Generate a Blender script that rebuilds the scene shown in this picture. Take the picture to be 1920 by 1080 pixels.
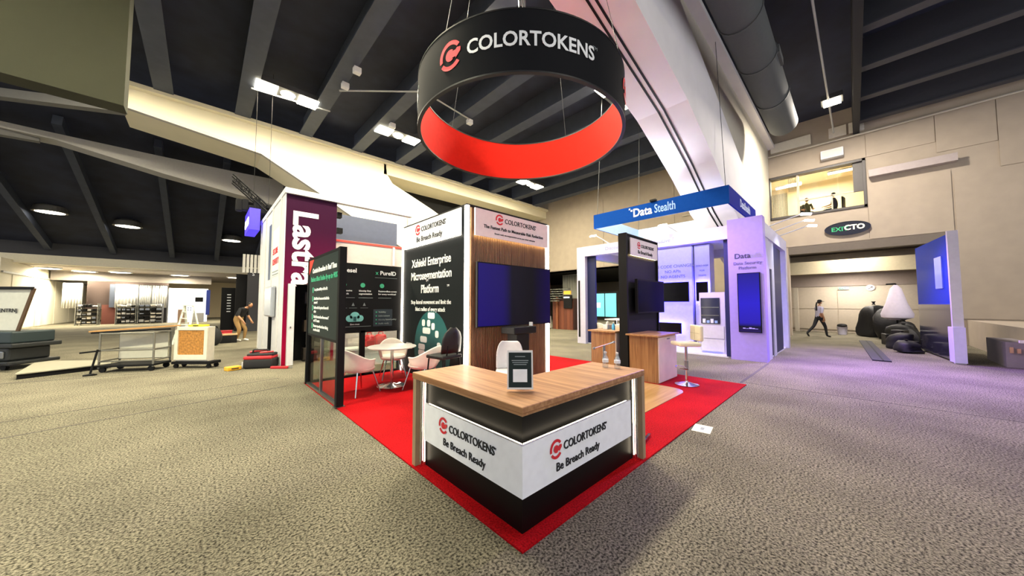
import bpy, bmesh, math, random
from mathutils import Vector, Matrix
random.seed(7)
for o in list(bpy.data.objects): bpy.data.objects.remove(o)
SC = bpy.context.scene
COL = SC.collection
R = math.radians
PI = math.pi

# ------------------------------------------------------------------ camera
cam = bpy.data.cameras.new('camera'); camo = bpy.data.objects.new('camera', cam); COL.objects.link(camo)
cam.sensor_width = 36; cam.lens = 609 / 1920 * 36; cam.clip_end = 300; cam.clip_start = .05
camo.location = (-1.52, -1.50, 1.56)
camo.rotation_euler = (R(92.82), 0, R(46.42 - 90))
SC.camera = camo
# ------------------------------------------------------------------ world, exposure
w = bpy.data.worlds.new('world'); SC.world = w; w.use_nodes = True
bg = w.node_tree.nodes['Background']; bg.inputs[0].default_value = (.93, .95, 1.0, 1); bg.inputs[1].default_value = .76
vs = SC.view_settings; vs.view_transform = 'Standard'; vs.look = 'None'; vs.gamma = 1; vs.use_curve_mapping = False
vs.exposure = 1.0
HALL_W = 400          # watts of one high bay fixture
WARM = (1.0, .90, .66)

# ------------------------------------------------------------------ materials
def lin(h):
    if isinstance(h, (tuple, list)): return (*h[:3], 1)
    h = h.lstrip('#'); c = [int(h[i:i+2], 16) / 255 for i in (0, 2, 4)]
    return (*[x / 12.92 if x <= .04045 else ((x + .055) / 1.055) ** 2.4 for x in c], 1)
MC = {}
def M(name, col='#808080', rough=.6, metal=0, noise=None, amt=.15, bump=0, emit=0, ecol=None, alpha=None, trans=0, spec=None, coat=0):
    if name in MC: return MC[name]
    m = bpy.data.materials.new(name); m.use_nodes = True; MC[name] = m
    nt = m.node_tree; b = nt.nodes['Principled BSDF']
    c = lin(col); b.inputs['Base Color'].default_value = c
    b.inputs['Roughness'].default_value = rough; b.inputs['Metallic'].default_value = metal
    if spec is not None: b.inputs['Specular IOR Level'].default_value = spec
    if coat: b.inputs['Coat Weight'].default_value = coat; b.inputs['Coat Roughness'].default_value = .08
    if trans: b.inputs['Transmission Weight'].default_value = trans; b.inputs['IOR'].default_value = 1.12
    if emit:
        b.inputs['Emission Color'].default_value = lin(ecol or col); b.inputs['Emission Strength'].default_value = emit
    sc = noise or 12
    tc = nt.nodes.new('ShaderNodeTexCoord'); n = nt.nodes.new('ShaderNodeTexNoise')
    n.inputs['Scale'].default_value = sc; n.inputs['Detail'].default_value = 4
    nt.links.new(tc.outputs['Object'], n.inputs['Vector'])
    r = nt.nodes.new('ShaderNodeValToRGB'); a = amt if noise else .04
    r.color_ramp.elements[0].position = .3; r.color_ramp.elements[1].position = .7
    r.color_ramp.elements[0].color = (*[x * (1 - a) for x in c[:3]], 1)
    r.color_ramp.elements[1].color = (*[min(1, x * (1 + a)) for x in c[:3]], 1)
    nt.links.new(n.outputs[0], r.inputs[0]); nt.links.new(r.outputs[0], b.inputs['Base Color'])
    if bump:
        bp = nt.nodes.new('ShaderNodeBump'); bp.inputs['Strength'].default_value = bump; bp.inputs['Distance'].default_value = .01
        nt.links.new(n.outputs[0], bp.inputs['Height']); nt.links.new(bp.outputs[0], b.inputs['Normal'])
    return m
def ramp_mat(name, stops, axis, lo, hi, rough=.5, emit=0):
    """flat printed or screen gradient along an object axis"""
    m = bpy.data.materials.new(name); m.use_nodes = True; MC[name] = m
    nt = m.node_tree; b = nt.nodes['Principled BSDF']; b.inputs['Roughness'].default_value = rough; b.inputs['Specular IOR Level'].default_value = .08
    tc = nt.nodes.new('ShaderNodeTexCoord'); sp = nt.nodes.new('ShaderNodeSeparateXYZ'); mr = nt.nodes.new('ShaderNodeMapRange')
    r = nt.nodes.new('ShaderNodeValToRGB')
    nt.links.new(tc.outputs['Object'], sp.inputs[0]); nt.links.new(sp.outputs[axis], mr.inputs[0])
    mr.inputs[1].default_value = lo; mr.inputs[2].default_value = hi
    nt.links.new(mr.outputs[0], r.inputs[0])
    cr = r.color_ramp
    cr.elements[0].position = stops[0][0]; cr.elements[0].color = lin(stops[0][1])
    cr.elements[1].position = stops[-1][0]; cr.elements[1].color = lin(stops[-1][1])
    for p, c in stops[1:-1]: e = cr.elements.new(p); e.color = lin(c)
    if emit:
        b.inputs['Base Color'].default_value = (.01, .01, .012, 1)
        nt.links.new(r.outputs[0], b.inputs['Emission Color']); b.inputs['Emission Strength'].default_value = emit
    else: nt.links.new(r.outputs[0], b.inputs['Base Color'])
    return m
def carpet_mat(name, dark, light, scale, big=None):
    m = bpy.data.materials.new(name); m.use_nodes = True; MC[name] = m
    nt = m.node_tree; b = nt.nodes['Principled BSDF']; b.inputs['Roughness'].default_value = .95; b.inputs['Specular IOR Level'].default_value = .1
    tc = nt.nodes.new('ShaderNodeTexCoord'); n = nt.nodes.new('ShaderNodeTexNoise'); n.inputs['Scale'].default_value = scale; n.inputs['Detail'].default_value = 2.5
    n.inputs['Roughness'].default_value = .6
    nt.links.new(tc.outputs['Object'], n.inputs['Vector'])
    r = nt.nodes.new('ShaderNodeValToRGB'); r.color_ramp.elements[0].position = .36; r.color_ramp.elements[1].position = .62
    r.color_ramp.elements[0].color = lin(dark); r.color_ramp.elements[1].color = lin(light)
    nt.links.new(n.outputs[0], r.inputs[0])
    n2 = nt.nodes.new('ShaderNodeTexNoise'); n2.inputs['Scale'].default_value = .9; n2.inputs['Detail'].default_value = 5
    nt.links.new(tc.outputs['Object'], n2.inputs['Vector'])
    mr = nt.nodes.new('ShaderNodeMapRange'); mr.inputs[1].default_value = .35; mr.inputs[2].default_value = .65
    mr.inputs[3].default_value = .78; mr.inputs[4].default_value = 1.12
    nt.links.new(n2.outputs[0], mr.inputs[0])
    mx = nt.nodes.new('ShaderNodeMix'); mx.data_type = 'RGBA'; mx.blend_type = 'MULTIPLY'; mx.inputs[0].default_value = 1
    nt.links.new(r.outputs[0], mx.inputs[6]); nt.links.new(mr.outputs[0], mx.inputs[7]); nt.links.new(mx.outputs[2], b.inputs['Base Color'])
    bp = nt.nodes.new('ShaderNodeBump'); bp.inputs['Strength'].default_value = .5; bp.inputs['Distance'].default_value = .012
    nt.links.new(n.outputs[0], bp.inputs['Height']); nt.links.new(bp.outputs[0], b.inputs['Normal'])
    return m
def wood_mat(name, c1, c2, axis, scale=9, rough=.35, coat=.3):
    m = bpy.data.materials.new(name); m.use_nodes = True; MC[name] = m
    nt = m.node_tree; b = nt.nodes['Principled BSDF']; b.inputs['Roughness'].default_value = rough; b.inputs['Coat Weight'].default_value = coat
    b.inputs['Coat Roughness'].default_value = .15
    tc = nt.nodes.new('ShaderNodeTexCoord'); mp = nt.nodes.new('ShaderNodeMapping')
    s = [scale * 1.6] * 3; s[axis] = scale * .09; mp.inputs['Scale'].default_value = s
    n = nt.nodes.new('ShaderNodeTexNoise'); n.inputs['Scale'].default_value = 2.0; n.inputs['Detail'].default_value = 6; n.inputs['Distortion'].default_value = .6
    r = nt.nodes.new('ShaderNodeValToRGB'); r.color_ramp.elements[0].position = .32; r.color_ramp.elements[1].position = .68
    r.color_ramp.elements[0].color = lin(c1); r.color_ramp.elements[1].color = lin(c2)
    nt.links.new(tc.outputs['Object'], mp.inputs[0]); nt.links.new(mp.outputs[0], n.inputs['Vector'])
    nt.links.new(n.outputs[0], r.inputs[0]); nt.links.new(r.outputs[0], b.inputs['Base Color'])
    return m
def glass_mat(name, tint='#e8f0ee', mixv=.12, rough=.03):
    m = bpy.data.materials.new(name); m.use_nodes = True; MC[name] = m
    nt = m.node_tree; nt.nodes.remove(nt.nodes['Principled BSDF']); out = nt.nodes['Material Output']
    t = nt.nodes.new('ShaderNodeBsdfTransparent'); t.inputs[0].default_value = lin(tint)
    g = nt.nodes.new('ShaderNodeBsdfGlossy'); g.inputs['Roughness'].default_value = rough
    f = nt.nodes.new('ShaderNodeMixShader'); f.inputs[0].default_value = mixv
    nt.links.new(t.outputs[0], f.inputs[1]); nt.links.new(g.outputs[0], f.inputs[2]); nt.links.new(f.outputs[0], out.inputs[0])
    return m

BLACK = M('black_laminate', '#0b0b0d', .5, spec=.3)
MATT = M('matt_black', '#08080a', .7, spec=.25)
GRAPH = M('graphic_black', '#12181b', .65, spec=.25)
GRAPHG = M('graphic_green_black', '#1f2b29', .65, spec=.25)
WHITE = M('white_panel', '#d2d2d5', .45)
WHITE2 = M('white_laminate', '#dad8d4', .4)
CHROME = M('chrome', '#d8dadd', .12, 1)
STEEL = M('brushed_steel', '#9a9da0', .3, 1)
RED = M('logo_red', '#d8232f', .5)
INK = M('ink_black', '#17181b', .6)
TWHITE = M('print_white', '#f2f4f4', .6)
TGREY = M('print_grey', '#8d9797', .6)
TGREEN = M('print_green', '#3fae84', .6)
TEAL = M('print_teal', '#1d5a5c', .6)
LED = M('led_white', '#fff6e6', .5, emit=9, ecol='#fff3de')
LEDW = M('led_warm', '#ffe7b8', .5, emit=9, ecol='#ffdf9e')
LEDC = M('led_counter', '#fff0d0', .5, emit=4, ecol='#ffeccb')
LEDB = M('led_blue', '#3a3cff', .5, emit=7, ecol='#2b2bff')
LAMP = M('lamp_diffuser', '#fff8e0', .5, emit=14, ecol='#fff2cf')
LAMPS = M('downlight_lens', '#fff8ea', .5, emit=7, ecol='#fff6e2')
CONC = M('painted_concrete', '#a99c8c', .8, noise=2.2, amt=.05)
CONCW = M('painted_concrete_white', '#d9d3c6', .75, noise=1.6, amt=.04)
GIRD = M('dark_grey_girder', '#3c4353', .7, noise=3, amt=.1)
DECK = M('black_deck', '#272c3e', .85, noise=1.2, amt=.25)
FLOORM = carpet_mat('grey_carpet', '#2c2a22', '#908a78', 60)
REDC = carpet_mat('red_carpet', '#8a0309', '#bd0b14', 70)
OAKY = wood_mat('oak_along_y', '#8f6239', '#b88c60', 1)
OAKX = wood_mat('oak_along_x', '#8f6239', '#b88c60', 0, 9, .45, .1)
OAKZ = wood_mat('oak_upright', '#7d5230', '#a87a4e', 2, 9, .45, .1)
SLAT = wood_mat('walnut_slat', '#6a4a33', '#94704f', 2, 12, .5, 0)
GLASS = glass_mat('clear_glass', '#e3e8e4', .10)

# ------------------------------------------------------------------ mesh builder
class MB:
    def __init__(s): s.v = []; s.f = []; s.m = []
    def add(s, vs, fs, mi=0):
        k = len(s.v); s.v += [tuple(p) for p in vs]; s.f += [tuple(i + k for i in f) for f in fs]; s.m += [mi] * len(fs); return s
    def box(s, x0, x1, y0, y1, z0, z1, mi=0):
        x0, x1 = sorted((x0, x1)); y0, y1 = sorted((y0, y1)); z0, z1 = sorted((z0, z1))
        return s.add([(x0,y0,z0),(x1,y0,z0),(x1,y1,z0),(x0,y1,z0),(x0,y0,z1),(x1,y0,z1),(x1,y1,z1),(x0,y1,z1)],
                     [(0,3,2,1),(4,5,6,7),(0,1,5,4),(1,2,6,5),(2,3,7,6),(3,0,4,7)], mi)
    def bbox(s, x0, x1, y0, y1, z0, z1, b=.01, seg=2):
        bm = bmesh.new(); bmesh.ops.create_cube(bm, size=1)
        for v in bm.verts:
            v.co = Vector(((x0+x1)/2 + v.co.x*(x1-x0), (y0+y1)/2 + v.co.y*(y1-y0), (z0+z1)/2 + v.co.z*(z1-z0)))
        bmesh.ops.bevel(bm, geom=bm.edges[:], offset=b, segments=seg, affect='EDGES', profile=.5)
        bm.verts.index_update()
        s.add([v.co[:] for v in bm.verts], [[v.index for v in f.verts] for f in bm.faces]); bm.free(); return s
    def bar(s, a, b, r, r2=None, n=8):
        a = Vector(a); b = Vector(b); d = (b - a).normalized(); u = d.orthogonal().normalized(); w_ = d.cross(u); r2 = r if r2 is None else r2
        vs = [a + (u*math.cos(t)+w_*math.sin(t))*r for t in [2*PI*i/n for i in range(n)]] + [b + (u*math.cos(t)+w_*math.sin(t))*r2 for t in [2*PI*i/n for i in range(n)]]
        return s.add(vs, [(i, (i+1) % n, n+(i+1) % n, n+i) for i in range(n)] + [tuple(range(n))[::-1], tuple(range(n, 2*n))])
    def beam(s, a, b, w_, h):
        a = Vector(a); b = Vector(b); d = (b - a).normalized(); u = Vector((-d.y, d.x, 0))
        u = u.normalized() if u.length > 1e-5 else Vector((1,0,0)); t = u.cross(d).normalized()
        c = [(-1,-1),(1,-1),(1,1),(-1,1)]
        vs = [p + u*i*w_/2 + t*j*h/2 for p in (a, b) for i, j in c]
        return s.add(vs, [(0,1,2,3),(7,6,5,4),(0,4,5,1),(1,5,6,2),(2,6,7,3),(3,7,4,0)])
    def tube(s, pts, r, n=8):
        for a, b in zip(pts, pts[1:]): s.bar(a, b, r, n=n)
        return s
    def lathe(s, prof, c=(0,0,0), n=24):
        vs = []; fs = []
        for (r, z) in prof:
            for i in range(n):
                t = 2*PI*i/n; vs.append((c[0]+r*math.cos(t), c[1]+r*math.sin(t), c[2]+z))
        for k in range(len(prof)-1):
            for i in range(n):
                j = (i+1) % n; fs.append((k*n+i, k*n+j, (k+1)*n+j, (k+1)*n+i))
        if prof[0][0] > 1e-4: fs.append(tuple(range(n))[::-1])
        if prof[-1][0] > 1e-4: fs.append(tuple(range((len(prof)-1)*n, len(prof)*n)))
        return s.add(vs, fs)
    def prism(s, poly, o, u, v, d):
        """polygon in (u,v) plane at o, extruded by vector d"""
        o, u, v, d = map(Vector, (o, u, v, d)); n = len(poly)
        a = [o + u*p[0] + v*p[1] for p in poly]; vs = a + [p + d for p in a]
        return s.add(vs, [tuple(range(n))[::-1], tuple(range(n, 2*n))] + [(i, (i+1) % n, n+(i+1) % n, n+i) for i in range(n)])
    def grid(s, rows):
        nu = len(rows[0]); vs = [p for r_ in rows for p in r_]
        return s.add(vs, [(i*nu+j, i*nu+j+1, (i+1)*nu+j+1, (i+1)*nu+j) for i in range(len(rows)-1) for j in range(nu-1)])
    def blob(s, c, rx, ry, rz, n=10, m=7, jit=0, rnd=None):
        pr = []
        for k in range(m+1):
            a = -PI/2 + PI*k/m
            pr.append([(c[0]+rx*math.cos(a)*math.cos(2*PI*i/n)*(1+(rnd.uniform(-jit,jit) if rnd else 0)), c[1]+ry*math.cos(a)*math.sin(2*PI*i/n)*(1+(rnd.uniform(-jit,jit) if rnd else 0)), c[2]+rz*math.sin(a)) for i in range(n)])
        vs = [p for r_ in pr for p in r_]
        return s.add(vs, [(k*n+i, k*n+(i+1)%n, (k+1)*n+(i+1)%n, (k+1)*n+i) for k in range(m) for i in range(n)])
    def build(s, name, mat, parent=None, world=False, smooth=False, recalc=True):
        me = bpy.data.meshes.new(name); off = Vector((0,0,0))
        if world and parent is not None:
            r_ = parent
            while r_.parent: r_ = r_.parent
            off = Vector(r_.location)
        me.from_pydata([tuple(Vector(p) - off) for p in s.v], [], s.f)
        mats = mat if isinstance(mat, (list, tuple)) else [mat]
        for m in mats: me.materials.append(m)
        for p, mi in zip(me.polygons, s.m): p.material_index = min(mi, len(mats)-1); p.use_smooth = smooth
        if recalc:
            bm = bmesh.new(); bm.from_mesh(me); bmesh.ops.recalc_face_normals(bm, faces=bm.faces); bm.to_mesh(me); bm.free()
        if smooth:
            try: me.set_sharp_from_angle(angle=R(40))
            except Exception: pass
        o = bpy.data.objects.new(name, me); COL.objects.link(o); o.parent = parent
        return o
def B(name, mat, parent, *boxes, world=True):
    m = MB()
    for b in boxes: m.box(*b)
    return m.build(name, mat, parent, world)
def tag(o, label=None, cat=None, group=None, kind=None):
    if label: o['label'] = label
    if cat: o['category'] = cat
    if group: o['group'] = group
    if kind: o['kind'] = kind
    return o
def thing(name, label, cat, loc=(0,0,0), rz=0, group=None, kind=None):
    o = bpy.data.objects.new(name, None); COL.objects.link(o); o.location = loc; o.rotation_euler = (0,0,rz); o.empty_display_size = .1
    return tag(o, label, cat, group, kind)
def dup(root, loc, rz=None, label=None):
    def cp(o, par):
        c = o.copy(); COL.objects.link(c); c.parent = par
        for ch in list(o.children): cp(ch, c)
        return c
    r_ = cp(root, None); r_.location = loc
    if rz is not None: r_.rotation_euler = (0,0,rz)
    if label: r_['label'] = label
    return r_
FX = (Vector((0,-1,0)), Vector((0,0,1)))       # a face turned to -X: reading direction is -Y
FY = (Vector((1,0,0)), Vector((0,0,1)))        # a face turned to -Y: reading direction is +X
def text_mesh(s, size, align='LEFT', bold=0, ext=.003, sx=1):
    cu = bpy.data.curves.new('lettering', 'FONT'); cu.body = s; cu.size = size; cu.align_x = align; cu.offset = bold*size; cu.extrude = ext; cu.resolution_u = 3
    ob = bpy.data.objects.new('lettering', cu)
    me = bpy.data.meshes.new_from_object(ob); bpy.data.objects.remove(ob); bpy.data.curves.remove(cu)
    me.materials.clear()
    if sx != 1:
        for v in me.vertices: v.co.x *= sx
    return me
def text(parent, s, pos, face, size, mat, align='LEFT', bold=.012, name='lettering', up=None, sx=1, off=.004):
    me = text_mesh(s, size, align, bold, sx=sx); me.materials.append(mat)
    u, v = face; n = u.cross(v)
    r_ = parent
    while r_.parent: r_ = r_.parent
    inv = r_.matrix_basis.inverted() if r_.type == 'EMPTY' else Matrix.Identity(4)
    if r_.type == 'EMPTY': inv = Matrix.Translation(-Vector(r_.location))
    T = Matrix(((u.x, v.x, n.x, pos[0]+n.x*off), (u.y, v.y, n.y, pos[1]+n.y*off), (u.z, v.z, n.z, pos[2]+n.z*off), (0,0,0,1)))
    me.transform(inv @ T)
    o = bpy.data.objects.new(name, me); COL.objects.link(o); o.parent = parent
    return o
def arc(r0, r1, a0, a1, n=14):
    return [(r1*math.cos(a0+(a1-a0)*i/n), r1*math.sin(a0+(a1-a0)*i/n)) for i in range(n+1)] + [(r0*math.cos(a1+(a0-a1)*i/n), r0*math.sin(a1+(a0-a1)*i/n)) for i in range(n+1)]
LOGO = [arc(.36, .5, R(38), R(196)), arc(.36, .5, R(214), R(322)), arc(.0, .2, R(50), R(310)) , [(-.02,-.11),(.24,-.11),(.24,-.17),(.44,.03),(.44,.15),(.30,.17),(.24,.11),(-.02,.11)]]
def logo(parent, c, face, size, mat=None, off=.004):
    u, v = face; n = u.cross(v); m = MB()
    for k, p in enumerate(LOGO): m.prism([(a*size, b*size) for a, b in p], Vector(c)+n*(off+k*.0006), u, v, n*.003)
    return m.build('logo', mat or RED, parent, True)
def label_block(parent, cx, cy, cz, face, size, sub=True, ink=None, subsize=None):
    """logo + COLORTOKENS centred at point, second line below"""
    u, v = face; c = Vector((cx, cy, cz)); ink = ink or INK
    logo(parent, c - u*size*3.45 + v*size*.36, face, size*1.55)
    text(parent, 'COLORTOKENS', c - u*size*2.45, face, size, ink, bold=.008, sx=.92)
    text(parent, 'TM', c + u*size*4.05 + v*size*.5, face, size*.25, ink, bold=0)
    if sub: text(parent, 'Be Breach Ready', c - u*size*.2 - v*size*1.45, face, subsize or size*.95, ink, align='CENTER', bold=.004)

# ------------------------------------------------------------------ setting: floor, ceiling, walls
ZC, XW, YB = 9.54, 19.55, 16.40
fl = B('floor', FLOORM, None, (-22, 34, -14, 56, -.06, 0)); tag(fl, 'speckled grey hall carpet covering the whole floor', 'floor', kind='structure')
SEAM = M('carpet_seam', '#4a4843', .95)
for a, b, w_ in [((-9,4.1),(-.3,6.0),.03), ((-9,5.2),(-.3,6.9),.02), ((6.25,.1),(9.3,.1),.05), ((6.4,-7),(6.35,.05),.012), ((-8,11),(-.4,9.0),.03)]:
    MB().beam((*a,.001),(*b,.001),w_,.003).build('carpet_seam', SEAM, fl)
ce = tag(bpy.data.objects.new('ceiling', None), 'black hall ceiling with grey girders and pale concrete arches', 'ceiling', kind='structure'); COL.objects.link(ce); ce.location = (0,0,0)
B('roof_deck', DECK, ce, (-22, 20.5, -14, YB+2.2, 10.5, 10.6))
for i in range(-8, 9):
    x = 1.75 + 2.3*i
    g = MB(); g.box(x-.26, x+.26, 2.4, YB, ZC, ZC+.05); g.box(x-.06, x+.06, 2.4, YB, ZC+.05, 10.5); g.build('girder', GIRD, ce)
for x in (6.9, 9.4, 12.0, 14.3, 16.6, 18.9):
    g = MB(); g.box(x-.17, x+.17, -14, -1.9, ZC-.1, ZC-.05); g.box(x-.05, x+.05, -14, -1.9, ZC-.05, 10.5); g.build('girder', M('black_girder', '#3a3b42', .7), ce)
B('bay_beam', M('black_bay_beam', '#1a1a1e', .8), ce, (5, XW, -1.95, -1.75, ZC-.35, 10.5))
# arches: one face polygon in XZ, extruded along Y
def arch(name, low, high, y0, y1, mat):
    m = MB(); m.prism(low + high[::-1], (0,y0,0), (1,0,0), (0,0,1), (0,y1-y0,0)); return m.build(name, mat, ce)
lowA = [(-16,7.2),(-6,8.0),(0,8.0),(2.4,7.72),(4.1,7.26),(6.9,6.55),(9,5.72),(11.04,4.72),(13.4,3.95),(16,3.0),(XW,1.9)]
upA = [(-16,8.2),(-6,9.2),(0,9.5),(4.6,9.54),(6.55,8.87),(9,8.0),(11,7.25),(13.24,6.4),(16,5.4),(XW,4.1)]
AR = M('arch_concrete', '#e4e0e0', .75, noise=1.4, amt=.04)
arch('arch_rib', lowA, upA, 1.12, 2.4, AR)
arch('arch_web', [(-16,8.2),(-6,9.2),(0,9.4),(4.6,9.44),(6.55,8.77),(9,7.9),(11,7.15),(13.24,6.3),(16,5.3),(XW,4.0)], [(-16,10.5),(XW,10.5)], 1.30, 2.3, M('arch_web_shaded', '#c9c3b2', .8))  # web colour is duller than the rib to paint in how light falls
B('arch_flange', AR, ce, (-16, XW, 1.02, 1.3, 9.54, 9.7))
for dy in (1.68, 1.82):
    mm = MB()
    for (a, b) in zip(lowA[2:-1], lowA[3:]): mm.beam((a[0],dy,a[1]-.005),(b[0],dy,b[1]-.005),.045,.02)
    mm.build('soffit_groove', MATT, ce)
lowB = [(-3.88,8.66),(0.15,8.19),(2.49,6.95),(3.97,6.1),(8,4.2),(16,1.5),(19.5,.6)]
hiB = [(-3.88,9.54),(5.7,9.54),(5.76,8.9),(6.1,8.43),(8.64,7.43),(12,5.9),(19.5,3.4)]
CREAM = M('cream_beam', '#e6dfc6', .75, noise=1.3, amt=.03)
arch('arch_rib', lowB, hiB, YB, YB+1.9, CREAM)
B('arch_flange', CREAM, ce, (5.6, XW, YB, YB+1.9, 8.85, 9.54), (-6, XW, YB-.25, YB+.1, 9.42, 9.58))
mm = MB()
for (a, b) in zip(lowB[:-1], lowB[1:]): mm.beam((a[0],YB-.08,a[1]+.02),(b[0],YB-.08,b[1]+.02),.2,.12)
mm.build('arch_lip', M('arch_lip_paint', '#b9b6b0', .7), ce)
B('void_lining', MATT, ce, (5.6, XW, YB+1.85, YB+1.95, 2, 9.5))
OLIVE = M('olive_bulkhead', '#2b2c1a', .85, noise=1, amt=.06)
B('bulkhead', OLIVE, ce, (-16, -3.0, 10, 10.5, 6.15, 10.5))
# second grey beam and sloping ceiling of the side bay
m = MB(); m.prism([(-16,8.3),(-6,8.05),(-3,7.5),(-.2,7.12),(1.5,6.85),(1.5,8.35),(-.2,8.3),(-3,8.28),(-6,8.3),(-16,8.5)], (0,20,0), (1,0,0), (0,0,1), (0,.8,0)); m.build('side_beam', M('grey_side_beam', '#a3a19e', .75), ce)
SL = [(18.3, 9.9), (33.2, 5.35)]
m = MB(); m.add([(-22,SL[0][0],SL[0][1]),(XW,SL[0][0],SL[0][1]),(XW,SL[1][0],SL[1][1]),(-22,SL[1][0],SL[1][1])] + [(-22,SL[0][0],SL[0][1]+.1),(XW,SL[0][0],SL[0][1]+.1),(XW,SL[1][0],SL[1][1]+.1),(-22,SL[1][0],SL[1][1]+.1)], [(0,1,2,3),(7,6,5,4),(0,4,5,1),(2,6,7,3)]); m.build('sloped_deck', DECK, ce)
for x in (-11.5,-8.6,-6.0,-3.25,-.85,1.6,4.2): MB().beam((x,20.3,8.95),(x,33,5.15),.26,.42).build('girder', GIRD, ce)
MB().beam((-8.6,19,8.6),(-3.9,YB+.5,8.75),.3,.3).build('brace', M('brace_grey','#6e6e6e',.7), ce)
MB().beam((-12,19.5,7.6),(-6.4,20.4,8.1),.3,.35).build('brace', MC['brace_grey'], ce)
FASC = M('cream_fascia', '#ded6bd', .7)
B('fascia', FASC, ce, (-22, 12, 33, 33.5, 4.05, 4.6)); B('fascia_upper', M('dark_fascia','#3a3a3e',.8), ce, (-22, 12, 33.1, 33.3, 4.6, 5.45))
B('soffit', M('taupe_soffit','#8f867c',.8), ce, (-22, 12, 33.5, 50, 4.06, 4.16))
B('soffit_drop', M('taupe_drop','#777069',.8), ce, (-9.7, -1, 39.2, 39.6, 3.35, 4.06))
# pipes
for a, b in [((-2.9,7.3,ZC-.05),(-.4,7.9,ZC-.05)), ((1.9,11.4,ZC-.05),(4.2,9.3,ZC-.05)), ((4.2,9.3,ZC-.05),(6.5,9.6,ZC-.05)), ((5.2,-1.0,9.3),(18.9,-1.15,9.3)), ((-.5,13.4,ZC-.1),(2.0,13.0,ZC-.1))]:
    MB().bar(a, b, .03).build('sprinkler_pipe', M('pipe_grey','#a6a7a8',.4,.4), ce)
for p in [(1.95,10.9),(4.3,12.3),(6.6,9.7),(2.0,9.8),(-.4,7.3)]:
    MB().bbox(p[0]-.12,p[0]+.12,p[1]-.1,p[1]+.1,ZC-.2,ZC,.02).build('junction_box', WHITE, ce)

WR = tag(MB().box(XW, XW+.4, -14, -4.3, 0, 10.5).box(XW, XW+.4, -4.3, .65, 4.33, 5.85).box(XW, XW+.4, -4.3, -2.07, 5.85, 8.02).box(XW, XW+.4, -4.3, 1.34, 8.02, 10.5)
    .box(XW, XW+.4, .65, 5.6, 0, 5.85).box(XW, XW+.4, 1.34, 5.6, 5.85, 10.5).box(XW, XW+.4, 5.6, 18.6, 4.15, 10.5).box(XW, XW+.4, 18.6, 33, 0, 10.5).build('wall_right', CONC), 'beige concrete end wall with wide door opening and viewing window', 'wall', kind='structure')
for y0, y1, z0, z1 in [(-13.9,-8.2,6.2,9.2),(-8.18,-4.36,1.0,6.6),(-8.18,-5.4,6.62,9.2),(-5.38,-4.0,7.6,9.2),(-3.98,-2.12,8.05,9.2),(-2.1,1.3,8.05,9.0),(-13.9,-8.2,2.9,6.18),(-13.9,-8.2,.9,2.88),(-4.3,-2.1,4.4,6.8),(-2.08,1.3,4.38,5.8),(6,10.9,4.3,9.2),(10.93,16.2,4.3,9.2),(1.36,5.5,4.4,9.2)]:
    B('wall_panel', CONC, WR, (XW-.03, XW+.01, y0, y1, z0, z1), world=False)
for y0, y1 in [(1.2,-.35),(-1.6,-2.1),(-.95,-1.55)]:
    B('vent_cover', M('pale_cover','#dcd5c6',.7), WR, (XW-.1, XW, y0-.02, y1 if y1 > y0-2 else y1, 9.28, 9.75), world=False)
MB().bar((XW-.12,-2.1,9.12),(XW-.12,5.5,9.12),.045).bar((XW-.12,-8,9.2),(XW-.12,-2.1,9.12),.045).build('conduit', M('conduit','#b8b0a2',.5), WR)
MB().bar((XW-.1,1.4,6.9),(XW-.1,5.5,6.9),.035).build('conduit', MC['conduit'], WR)
# window in the wall with frame, glass, blind slats; the room behind it
wn = tag(bpy.data.objects.new('window_1', None), 'lit viewing window high in the beige end wall', 'window', kind='structure'); COL.objects.link(wn)
FR = M('bronze_frame', '#4a4644', .5)
B('frame', FR, wn, (XW-.08,XW+.3,-2.07,1.34,5.85,5.95),(XW-.08,XW+.3,-2.07,1.34,7.92,8.02),(XW-.08,XW+.3,-2.07,-1.98,5.85,8.02),(XW-.08,XW+.3,1.25,1.34,5.85,8.02))
B('mullion', M('pale_mullion','#b9b0a0',.5), wn, (XW,XW+.15,.16,.24,5.95,7.92)); B('mullion', FR, wn, (XW+.05,XW+.12,-1.98,-1.68,6.6,7.92))
B('guard_rail', MC['pale_mullion'], wn, (XW+.1,XW+.16,-1.98,.2,6.62,6.68)); B('guard_rail', MC['pale_mullion'], wn, (XW+.1,XW+.14,-1.0,-.95,5.95,6.65))
B('pane', GLASS, wn, (XW+.18,XW+.19,.24,1.25,5.95,7.92)); B('pane', GLASS, wn, (XW+.18,XW+.19,-1.98,.16,5.95,7.92))
for k in range(11):
    y = 1.2 - k*.055; B('blind_slat', M('blind_slat','#9a9186',.6), wn, (XW+.22,XW+.24,y-.018,y+.018,5.95,7.2))
for k in range(8):
    y = .56 - k*.045; B('blind_slat', MC['blind_slat'], wn, (XW+.22,XW+.24,y-.008,y+.008,7.2,7.9))
rm = tag(B('wall_window_room', M('room_cream','#e0cfb0',.8), None, (XW+4,XW+4.1,-6,5,5.6,8.6),(XW+.4,XW+4,-6,5,8.5,8.6),(XW+.4,XW+4,-6,5,5.6,5.7),(XW+.4,XW+4.1,4.9,5,5.6,8.6),(XW+.4,XW+4.1,-6,-5.9,5.6,8.6)), 'cream office room seen through the viewing window', 'wall', kind='structure')
def tube_light(x, y, z, label, l=1.1):
    t = thing('tube_light', label, 'light', (x,y,z), group='tube lights in the office')
    B('housing', WHITE, t, (-.1,.1,-l/2,l/2,.02,.1), world=False); B('diffuser', LAMP, t, (-.08,.08,-l/2+.02,l/2-.02,-.04,.02), world=False)
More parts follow.
